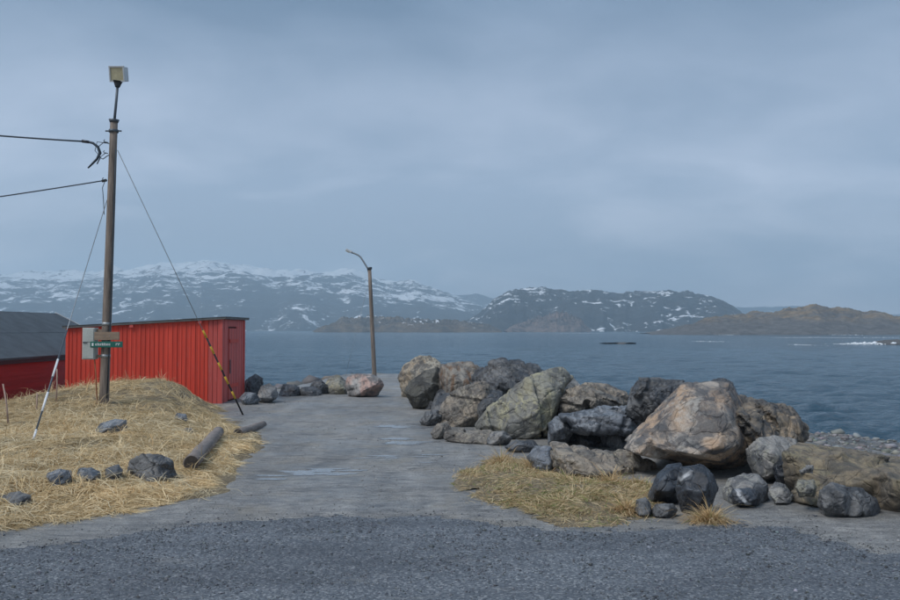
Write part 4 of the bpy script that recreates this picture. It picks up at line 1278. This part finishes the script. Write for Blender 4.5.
vv = [core.verts.new(p) for p in ((SX0 + .03, SY0 + .03, -.35), (SX1 - .03, SY0 + .03, -.35), (SX1 - .03, SY1 - .03, -.35), (SX0 + .03, SY1 - .03, -.35),
      (SX0 + .03, SY0 + .03, rz(SX0) - .01), (SX1 - .03, SY0 + .03, rz(SX1) - .01), (SX1 - .03, SY1 - .03, rz(SX1) - .01), (SX0 + .03, SY1 - .03, rz(SX0) - .01))]
for f in ((0, 3, 2, 1), (4, 5, 6, 7), (0, 1, 5, 4), (1, 2, 6, 5), (2, 3, 7, 6), (3, 0, 4, 7)): core.faces.new([vv[k] for k in f])
M_gap = simple('dark_red_gap', (0.10, 0.012, 0.011), 0.9, 0.2, 6)
part('frame', core, M_gap, shed)
fw = empty('front_wall', (0, 0, 0)); fw.parent = shed
wb = 0.125
x = SX0
while x < SX1 - 0.02:
    x1 = min(x + wb, SX1)
    off = rnd.uniform(-.004, .004)
    pale = x > SX1 - 0.42
    b_ = quadbox((x + .006, SY0 + .03), (x1 - .006, SY0 + .03), -.30 + rnd.uniform(-.02, .02), -.30, rz(x) - .002, rz(x1) - .002, 0.024 + off, (0, -1))
    part('board', b_, M_redpale if pale else M_red, fw)
    if not pale and x > SX0 + .05:       # cover batten over each joint
        part('batten', quadbox((x - .02, SY0 + .006 - off), (x + .02, SY0 + .006 - off), -.3, -.3, rz(x) - .004, rz(x) - .004, 0.011 + rnd.uniform(0, .007), (0, -1)), M_red, fw)
    x = x1
ew = empty('end_wall', (0, 0, 0)); ew.parent = shed
y = SY0
while y < SY1 - .02:
    y1 = min(y + 0.14, SY1)
    off = rnd.uniform(-.004, .004)
    isdoor = 0.75 < (y + y1) / 2 - SY0 < 1.72
    b_ = quadbox((SX1 - .03, y + .004), (SX1 - .03, y1 - .004), -.12, -.12, rz(SX1) - .003 if not isdoor else rz(SX1) - 0.22, rz(SX1) - .003 if not isdoor else rz(SX1) - 0.22, 0.025 + off, (1, 0))
    if not isdoor: part('board', b_, M_redpale, ew)
    else: b_.free()
    y = y1
part('lintel', box_bm(SX1 - .03, SX1 - .004, SY0 + .70, SY0 + 1.82, rz(SX1) - .2, rz(SX1) - .006), M_redpale, ew)
door = empty('door', (0, 0, 0)); door.parent = shed
y = SY0 + .76
while y < SY0 + 1.74:
    part('board', box_bm(SX1 - .03, SX1 + .012 + rnd.uniform(-.003, .003), y, min(y + .118, SY0 + 1.76), .02, rz(SX1) - .25), M_redpale, door); y += .122
part('brace', box_bm(SX1 + .018, SX1 + .038, SY0 + .76, SY0 + 1.74, 1.62, 1.72), M_red, door)
part('brace', box_bm(SX1 + .018, SX1 + .038, SY0 + .76, SY0 + 1.74, .35, .45), M_red, door)
part('hasp', box_bm(SX1 + .02, SX1 + .04, SY0 + .80, SY0 + .84, .75, 1.15, bevel=.004), M_dsteel, door)
part('corner_board', box_bm(SX1 - .05, SX1 + .022, SY0 - .022, SY0 + .05, -.30, rz(SX1) - .004), M_redpale, shed)
part('corner_board', box_bm(SX1 - .05, SX1 + .022, SY1 - .05, SY1 + .022, -.30, rz(SX1) - .006), M_redpale, shed)
part('corner_board', box_bm(SX0 - .022, SX0 + .05, SY0 - .022, SY0 + .05, -.30, rz(SX0) - .004), M_red, shed)
part('side_wall', quadbox((SX0 + .03, SY0 + .06), (SX0 + .03, SY1 - .03), -.3, -.3, rz(SX0) - .004, rz(SX0) - .004, .03, (-1, 0)), M_red, shed)
part('rear_wall', quadbox((SX0 + .03, SY1 - .03), (SX1 - .06, SY1 - .03), -.3, -.3, rz(SX0) - .004, rz(SX1) - .004, .03, (0, 1)), M_red, shed)
roof = quadbox((SX0 - .1, SY0 - .08), (SX1 + .12, SY0 - .08), rz(SX0 - .1), rz(SX1 + .12), rz(SX0 - .1) + .055, rz(SX1 + .12) + .055, SY1 - SY0 + .2, (0, 1))
M_roofedge = simple('weathered_roof_edge', (0.13, 0.13, 0.125), 0.8, 0.35, 3, bump=.3)
ro = part('roof', roof, M_roofedge, shed)
part('felt', quadbox((SX0 - .11, SY0 - .09), (SX1 + .13, SY0 - .09), rz(SX0 - .1) + .056, rz(SX1 + .12) + .056, rz(SX0 - .1) + .068, rz(SX1 + .12) + .068, SY1 - SY0 + .22, (0, 1)), M_felt, ro)
for fx in (0.42, 0.86):        # red rafter ends at the eave
    xx = SX0 + (SX1 - SX0) * fx
    part('rafter_end', box_bm(xx - .05, xx + .05, SY0 - .07, SY0 + .004, rz(xx) - .085, rz(xx) - .006), M_redpale, shed)

# ---- dark-roofed boat shed on the left, its long wall running away from the camera
BX, BY0, BY1 = -11.5, 13.0, 31.0
barn = empty('boat_shed', (BX - 2.5, (BY0 + BY1) / 2, -0.4))
tag(barn, 'dark red boat shed with dark felt gable roof at the left edge', 'shed')
EZ, RZ, RX = 1.17, 2.51, BX - 2.5
part('wall', box_bm(BX - 5.0, BX - .03, BY0, BY1, -0.7, EZ + .06), M_barn, barn)
lw = empty('long_wall', (0, 0, 0)); lw.parent = barn
z = -0.62; k = 0
while z < EZ - 0.02:
    z1 = min(z + .128, EZ + .02)
    y = BY0
    while y < BY1 - .01:
        y1 = min(y + rnd.uniform(3.2, 4.8), BY1)
        if BY1 - y1 < 1: y1 = BY1
        bm = bmesh.new()
        v = [bm.verts.new(p) for p in ((BX - .03, y + .002, z), (BX + .012, y + .002, z), (BX - .002, y + .002, z1 + .006), (BX - .03, y + .002, z1 + .006),
                                      (BX - .03, y1 - .002, z), (BX + .012, y1 - .002, z), (BX - .002, y1 - .002, z1 + .006), (BX - .03, y1 - .002, z1 + .006))]
        for f in ((0, 1, 2, 3), (7, 6, 5, 4), (1, 5, 6, 2), (0, 4, 5, 1), (2, 6, 7, 3), (3, 7, 4, 0)): bm.faces.new([v[q] for q in f])
        bmesh.ops.recalc_face_normals(bm, faces=bm.faces[:])
        part('board', bm, M_barn, lw)
        y = y1
    z = z1
for (ya, tag_) in ((BY0, 'gable_wall'), (BY1 - .02, 'gable_wall')):
    bm = bmesh.new()
    a_ = [bm.verts.new((q[0], ya, q[1])) for q in ((BX - 5.0, EZ + .06), (BX - .03, EZ + .06), (RX, RZ - .02))]
    c_ = [bm.verts.new((q.co.x, ya + .02, q.co.z)) for q in a_]
    bm.faces.new(a_); bm.faces.new(list(reversed(c_)))
    for i in range(3): bm.faces.new((a_[i], a_[(i + 1) % 3], c_[(i + 1) % 3], c_[i]))
    bmesh.ops.recalc_face_normals(bm, faces=bm.faces[:])
    part(tag_, bm, M_barn, barn)
def slope_sheet(t0, t1, y0, y1, lift, th, side=1):
    """felt sheet on a roof slope; t runs from eave (0) to ridge (1)"""
    bm = bmesh.new()
    def pt(t, y, up):
        x = BX + .10 + (RX - BX - .10) * t
        zz_ = EZ + .03 + (RZ - EZ - .03) * t
        if side < 0: x = 2 * RX - x
        return (x, y, zz_ + up)
    v = [bm.verts.new(pt(t, y, u)) for u in (lift, lift + th) for (t, y) in ((t0, y0), (t1, y0), (t1, y1), (t0, y1))]
    for f in ((0, 1, 2, 3), (7, 6, 5, 4), (0, 4, 5, 1), (1, 5, 6, 2), (2, 6, 7, 3), (3, 7, 4, 0)): bm.faces.new([v[q] for q in f])
    bmesh.ops.recalc_face_normals(bm, faces=bm.faces[:])
    return bm
for sgn in (1, -1):
    rf = part('roof', slope_sheet(0, 1, BY0 - .15, BY1 + .12, 0, .045, sgn), M_felt, barn)
    for i, (a_, c_) in enumerate(((0.0, .52), (.49, 1.0))):
        y = BY0 - .16
        j = 0
        while y < BY1 + .1:
            y1 = min(y + 3.1, BY1 + .13)
            part('felt_sheet', slope_sheet(a_, c_, y, y1 + (.06 if y1 < BY1 else 0), .048 + .007 * i + .003 * (j % 2), .006, sgn), M_felt, rf)
            y = y1; j += 1
M_trim = simple('pale_verge_board', (0.5, 0.52, 0.53), 0.7, 0.15, 4)
part('verge_board', slope_sheet(0.0, 1.02, BY1 + .13, BY1 + .16, -.06, .15), M_trim, barn)
part('fascia', box_bm(BX + .07, BX + .10, BY0 - .1, BY1 + .1, EZ - .07, EZ + .02), M_black, barn)

# ---- thin stakes standing by the boat shed
M_stake = simple('bleached_stake_wood', (0.42, 0.30, 0.24), 0.85, 0.2, 6)
for (bx_, by_, tx_, ty_, lab) in ((9, 424, 3, 384, 'thin pale stake leaning on the boat shed wall at the left edge'),
                                 (56, 402, 57, 369, 'thin upright stake in the gap beside the red shed'),
                                 (36, 412, 37, 393, 'short thin stake in front of the boat shed wall')):
    h = hitsurf(bx_, by_)
    top = P(tx_, ty_, h.y)
    bm = tube_bm([h - Vector((0, 0, .15)), (h + top) / 2 + Vector((.01, 0, 0)), top], [.018, .016, .013], 6)
    me = bm_mesh('stake', bm, True); me.transform(Matrix.Translation(-h))
    tag(link('stake', me, M_stake, loc=h), lab, 'stake', 'thin stakes by the boat shed')

# ---- utility pole with floodlight
PB = hitsurf(104, 403)
PD = PB.y
ptop = P(114, 122, PD)
axis_ = (ptop - PB)
def on_pole(py):
    zt = P(104, py, PD).z
    return PB + axis_ * ((zt - PB.z) / axis_.z)
pole = empty('utility_pole', PB)
tag(pole, 'brown wooden utility pole with floodlight on top, standing on the grassy mound', 'utility pole')
pts = [PB - axis_ * .08] + [PB + axis_ * t for t in np.linspace(0, 1, 9)]
part('post', tube_bm(pts, [.102] + [.10 - .024 * t for t in np.linspace(0, 1, 9)], 16), M_wood, pole, True)
ax_n = axis_.normalized()
for py, r_ in ((324, .098), (356, .10)):
    c = on_pole(py)
    part('band', tube_bm([c - ax_n * .035, c + ax_n * .035], r_, 16), M_steel, pole, True)
c = on_pole(131)
part('collar', tube_bm([c - ax_n * .03, c + ax_n * .03], .10, 16), M_dsteel, pole, True)
part('cap', tube_bm([ptop - ax_n * .01, ptop + ax_n * .05], [.085, .11], 14), M_dsteel, pole, True)
part('bolt', tube_bm([c + Vector((-.17, -.01, 0)), c + Vector((.17, -.01, 0))], .016, 8), M_dsteel, pole, True)
lb = P(117.5, 86, PD)
part('lamp_tube', tube_bm([ptop - ax_n * .1, (ptop + lb) / 2 + Vector((.005, 0, 0)), lb], .028, 10), M_dsteel, pole, True)
lc = P(118.2, 74, PD)
lamp = empty('floodlight', lc - PB); lamp.parent = pole
tilt = Matrix.Translation(lc) @ Matrix.Rotation(R(14), 4, 'X') @ Matrix.Rotation(R(-3), 4, 'Z')
def lbox(x0, x1, y0, y1, z0, z1, bv=0.0): return box_bm(x0, x1, y0, y1, z0, z1, bevel=bv, mat=tilt)
part('housing', lbox(-.155, .155, -.05, .17, -.15, .15, .02), M_case, lamp)
for (x0, x1, z0, z1) in ((-.165, .165, .135, .165), (-.165, .165, -.165, -.135), (-.165, -.135, -.135, .135), (.135, .165, -.135, .135)):
    part('bezel', lbox(x0, x1, -.082, -.046, z0, z1, .004), M_case, lamp)
part('lens', lbox(-.134, .134, -.066, -.051, -.134, .134, .006), M_lamp, lamp)
part('bracket', tube_bm([lb - Vector((0, 0, .02)), lb + Vector((0, 0.01, .06)), P(118, 80.5, PD)], [.05, .08, .11], 8), M_black, lamp)
# cable running down the pole, staples and insulator hooks
dn = [on_pole(py) + Vector((.085 + .00006 * (py - 150), -.07, 0)) for py in (150, 190, 240, 300, 340, 398)]
dn = [p + Vector((rnd.uniform(-.012, .012), 0, 0)) for p in dn]
part('down_cable', tube_bm(dn, .013, 6), M_cable, pole, True)
for py, side in ((143, -1), (154, -1), (181, -1)):
    c = on_pole(py)
    h = [c + Vector((side * .08, -.05, 0)), c + Vector((side * .15, -.07, .01)), c + Vector((side * .175, -.07, .035)), c + Vector((side * .15, -.07, .06))]
    part('hook', tube_bm(h, .009, 6), M_dsteel, pole, True)
part('loop', tube_bm([on_pole(146) + Vector((-.12, -.06, .05)), on_pole(146) + Vector((-.32, -.05, .08)), on_pole(151) + Vector((-.36, -.05, 0)), on_pole(156) + Vector((-.24, -.05, -.03)), on_pole(153) + Vector((-.12, -.06, 0))], .008, 6), M_cable, pole, True)
part('loop', tube_bm([on_pole(180) + Vector((-.11, -.06, 0)), on_pole(188) + Vector((-.17, -.06, 0)), on_pole(200) + Vector((-.14, -.06, 0)), on_pole(215) + Vector((-.11, -.07, 0))], .008, 6), M_cable, pole, True)

# ---- meter cabinet on the pole
cb = P(90.5, 343.5, PD - .02)
cabi = empty('meter_cabinet', cb)
tag(cabi, 'pale grey-green metal cabinet fixed to the left of the utility pole', 'cabinet')
part('body', box_bm(cb.x - .125, cb.x + .13, cb.y - .12, cb.y + .09, cb.z - .33, cb.z + .33, bevel=.008), M_box, cabi)
part('door', box_bm(cb.x - .11, cb.x + .115, cb.y - .134, cb.y - .121, cb.z - .31, cb.z + .02, bevel=.004), M_box, cabi)
part('door', box_bm(cb.x - .11, cb.x + .115, cb.y - .134, cb.y - .121, cb.z + .035, cb.z + .31, bevel=.004), M_box, cabi)
part('latch', box_bm(cb.x - .10, cb.x - .02, cb.y - .15, cb.y - .134, cb.z + .012, cb.z + .036), M_dsteel, cabi)
for dz in (-.27, .27):
    part('bracket', box_bm(cb.x + .11, cb.x + .30, cb.y - .02, cb.y + .06, cb.z + dz - .03, cb.z + dz + .03), M_board, cabi)
q0 = Vector((cb.x + .11, cb.y - .05, cb.z - .33))
gb = s1(cb.x + .2, cb.y - .1)
part('conduit', tube_bm([q0, q0 + Vector((.03, 0, -.3)), Vector((cb.x + .2, cb.y - .1, gb - .05))], .014, 6), simple('orange_brown_conduit', (0.34, 0.12, 0.05), .7, .2), cabi, True)

# ---- signs on the pole
fy = PD - .14
sg = P(107, 336, fy)
bsign = empty('sign_board', sg)
tag(bsign, 'plain brown wooden board nailed across the utility pole above the green sign', 'sign')
part('board', box_bm(sg.x - .26, sg.x + .26, sg.y - .015, sg.y + .015, sg.z - .085, sg.z + .085, bevel=.005), M_board, bsign)
for dx in (-.05, .06): part('nail', tube_bm([(sg.x + dx, sg.y - .022, sg.z), (sg.x + dx, sg.y - .014, sg.z)], .01, 8), M_steel, bsign)
sg = P(106.5, 344.5, fy - .01)
gsign = empty('direction_sign', sg)
tag(gsign, 'narrow green direction sign with white lettering on the utility pole', 'sign')
gb_ = part('panel', box_bm(sg.x - .335, sg.x + .335, sg.y - .014, sg.y + .014, sg.z - .062, sg.z + .062, bevel=.006), M_green, gsign)
bm = bmesh.new()
xx = sg.x - .30
def mark(x0, x1, z0, z1): box_bm(x0, x1, sg.y - .018, sg.y - .0145, sg.z + z0, sg.z + z1, bm)
mark(xx, xx + .035, -.03, .03)
xx += .075
for k in range(7):
    h_ = rnd.choice((.018, .018, .032)); mark(xx, xx + .012, -.02, h_)
    mark(xx + .016, xx + .034, -.02, -.008); mark(xx + .016, xx + .034, .006, .018)
    xx += .046
xx = sg.x + .2
for k in range(2):
    mark(xx, xx + .012, -.02, .026); mark(xx + .016, xx + .036, .012, .026)
    xx += .05
struct(part('lettering', bm, simple('white_sign_print', (0.75, 0.77, 0.77), .5, .05, bump=0), gsign), 'stuff')

# ---- overhead cables coming in from the left
def sag_path(a, b, sag, n=24):
    return [a.lerp(b, t) - Vector((0, 0, 4 * sag * t * (1 - t))) for t in np.linspace(0, 1, n)]
a1 = P(86, 141.5, PD - .05); far1 = P(-620, 42, PD - 1.0)
up = empty('overhead_cable', on_pole(150))
tag(up, 'upper overhead power cable ending in a clamp and drooping tail at the utility pole', 'cable')
part('line', tube_bm(sag_path(far1, a1, .3, 30), .017, 6), M_cable, up, True)
part('clamp', tube_bm([P(82, 141, PD - .05), P(89, 142, PD - .05)], [.032, .03], 8), M_black, up, True)
part('tail', tube_bm([P(87, 141.5, PD - .05), P(93, 143, PD - .05), P(98, 147, PD - .05), P(100, 153, PD - .05), P(97, 159, PD - .06), P(92, 164, PD - .06), P(88, 168, PD - .06)],
     [.024, .026, .028, .034, .026, .022, .016], 8), M_cable, up, True)
part('strand', tube_bm([P(99, 150, PD - .05), P(100, 158, PD - .08), P(97, 164, PD - .08)], .013, 6), M_cable, up, True)
part('strand', tube_bm([P(99, 157, PD - .05), P(103, 159, PD - .06), P(107, 156, PD - .05), P(111, 154, PD - .04)], .010, 6), M_cable, up, True)
part('strand', tube_bm([P(98, 147, PD - .05), P(104, 142, PD - .06), P(110, 144, PD - .04)], .008, 6), M_cable, up, True)
a2 = P(107, 180, PD - .03); far2 = P(-620, 259, PD - 1.0)
lo = empty('overhead_cable', on_pole(180))
tag(lo, 'lower overhead cable running left from below the clamp on the utility pole', 'cable')
part('line', tube_bm(sag_path(far2, a2, .2, 30), .013, 6), M_cable, lo, True)
part('grip', tube_bm([P(102, 181, PD - .03), P(106.5, 180.1, PD - .03)], .03, 8), M_black, lo, True)

# ---- guy wires with striped guards
def guy(label, a_px, d_a, b_px, segs, m1, m2, g0, gr=.021):
    a = P(a_px[0], a_px[1], d_a); b = hitsurf(*b_px)
    g = empty('guy_wire', b)
    tag(g, label, 'guy wire', 'guy wires of the utility pole')
    b2 = b + (b - a).normalized() * .12
    part('wire', tube_bm([a, b2], .0085, 6), M_steel, g, True)
    dirn = (b - a)
    gt = part('guard', tube_bm([a + dirn * g0, a + dirn * 1.0], gr, 8), m2, g, True)
    for (t0, t1) in segs:
        part('stripe', tube_bm([a + dirn * t0, a + dirn * t1], gr + .0035, 8), m1, gt, True)
    return g
def tt(y0, y1, ya, yb): return ((y0 - ya) / (yb - ya), (y1 - ya) / (yb - ya))
guy('guy wire with yellow and black striped guard in front of the red shed', (117.5, 150), PD, (243, 415),
    [tt(324, 332, 150, 415), tt(341, 349, 150, 415), tt(358, 366, 150, 415), tt(373, 381, 150, 415), tt(389, 397, 150, 415)], M_yellow, M_black, .655)
guy('guy wire with white and dark striped guard left of the utility pole', (107, 200), PD, (33, 441),
    [tt(376, 391, 200, 441), tt(404, 419, 200, 441), tt(433, 440, 200, 441)], M_white, M_dsteel, .62, .015)

# ---- logs
def log(label, near, far, r0, r1, mat, seed):
    a = Vector(near); b = Vector(far)
    g = empty('log', (a + b) / 2 - Vector((0, 0, r0)))
    tag(g, label, 'log')
    r_ = random.Random(seed)
    ts = np.linspace(0, 1, 12)
    pts = [a.lerp(b, t) + Vector((r_.uniform(-.008, .008), 0, r_.uniform(-.008, .008))) for t in ts]
    bm = tube_bm(pts, [(r0 + (r1 - r0) * t) * r_.uniform(.97, 1.03) for t in ts], 18)
    part('trunk', bm, mat, g, True)
    dn_ = (a - b).normalized()
    part('end_grain', tube_bm([a - dn_ * .01, a + dn_ * .006], [r0 * .95, r0 * .9], 18), M_endwood, g)
    return g
h1 = hitsurf(190, 471); h2 = hitsurf(218, 437)
log('grey-brown log lying in the dry grass with its dark end towards the viewer', h1 + Vector((0, .05, .095)), h2 + Vector((0, 0, .08)), .105, .095, M_greywood, 3)
h1 = hitsurf(238, 434); h2 = hitsurf(263, 425)
log('shorter half-buried log by the track near the yellow striped guard', h1 + Vector((0, 0, .012)), h2 + Vector((0, 0, .005)), .085, .075, M_greywood, 4)

# ---- street lamp at the end of the track
LD = 39.0
LB = Vector((P(374.5, 378, LD).x, LD, 0)); LB.z = s1(LB.x, LB.y)
lt = P(369.5, 268, LD)
lp = empty('street_lamp', LB)
tag(lp, 'tall thin street lamp with curved arm at the end of the track by the sea', 'street lamp')
la = lt - LB
part('post', tube_bm([LB - la * .04] + [LB + la * t for t in np.linspace(0, 1, 6)], [.105] + [.10 - .02 * t for t in np.linspace(0, 1, 6)], 12), M_wood, lp, True)
part('collar', tube_bm([lt - la * .012, lt + la * .008], .115, 12), M_dsteel, lp, True)
part('arm', tube_bm([P(369, 273, LD), P(367.5, 268, LD), P(363.5, 261.5, LD), P(360.5, 257, LD), P(358, 255, LD), P(354, 253.2, LD), P(351, 252.4, LD)], .038, 8), M_steel, lp, True)
lh = P(349.3, 251.2, LD)
hm = Matrix.Translation(lh) @ Matrix.Rotation(R(26), 4, 'Y')
hd = part('lamp_head', box_bm(-.17, .14, -.08, .08, -.045, .06, bevel=.03, mat=hm), M_case, lp)
part('lens', box_bm(-.15, .03, -.065, .065, -.07, -.047, bevel=.008, mat=hm), M_lamp, hd)
st0 = P(368, 285, LD)
sx_ = P(345, 377, LD - .5); 
sxg = Vector((sx_.x, LD - .5, s1(sx_.x, LD - .5)))
tag(link('stay_wire', (lambda m_: (m_.transform(Matrix.Translation(-sxg)), m_)[1])(bm_mesh('stay_wire', tube_bm([st0, sxg], .006, 5), True)), M_steel, loc=sxg),
    'very thin stay wire slanting down left of the street lamp', 'wire')

# ================================================================== SURF
mf, nt, b = newmat('sea_foam'); N = NT(nt)
v = N.coord(False)
b.inputs['Base Color'].default_value = (0.8, 0.83, 0.85, 1); b.inputs['Roughness'].default_value = 0.9
N.l(N.bump(N.noise(v, 2, 5, .7), .6, .2), b.inputs['Normal'])
def foam(px0_, px1_, py, d, hgt, seed):
    r_ = np.random.default_rng(seed)
    n = int(abs(px1_ - px0_) * 5) + 8
    xs = (r_.uniform(px0_, px1_, n) - 450) / F * d; ys = d + r_.normal(0, d * .018, n)
    rad = hgt * np.exp(r_.normal(0, .5, n))
    zs = np.full(n, SEA) + r_.uniform(-hgt * .3, hgt * .7, n)
    cols = np.ones((n, 3)) * .82
    return xs, ys, zs, rad, cols
FX = [foam(848, 890, 342, 239, .17, 1), foam(862, 886, 341, 240, .28, 2), foam(836, 866, 343, 236, .10, 3), foam(795, 812, 344, 225, .07, 4),
      foam(775, 905, 337.5, 430, .09, 5), foam(832, 856, 334, 632, .16, 6), foam(716, 732, 334, 642, .16, 7), foam(694, 724, 342, 290, .06, 8), foam(560, 600, 333, 900, .12, 9)]
rng = np.random.default_rng(6)
fo = scatter('surf_foam', *[np.concatenate([q[k] for q in FX]) for k in range(4)], np.concatenate([q[4] for q in FX]), rng, .6, mf)
struct(fo, 'stuff')

# ================================================================== HAZE
hz, nt, b = newmat('misty_air')
nt.nodes.remove(b)
vol = nt.nodes.new('ShaderNodeVolumePrincipled')
vol.inputs['Color'].default_value = (0.70, 0.88, 1.0, 1)
vol.inputs['Density'].default_value = 0.00033
vol.inputs['Anisotropy'].default_value = 0.2
nt.links.new(vol.outputs[0], nt.nodes['Material Output'].inputs['Volume'])
hb = box_bm(-9000, 9000, -300, 5400, -6.5, 390)
struct(link('haze', bm_mesh('haze', hb), hz), 'stuff')
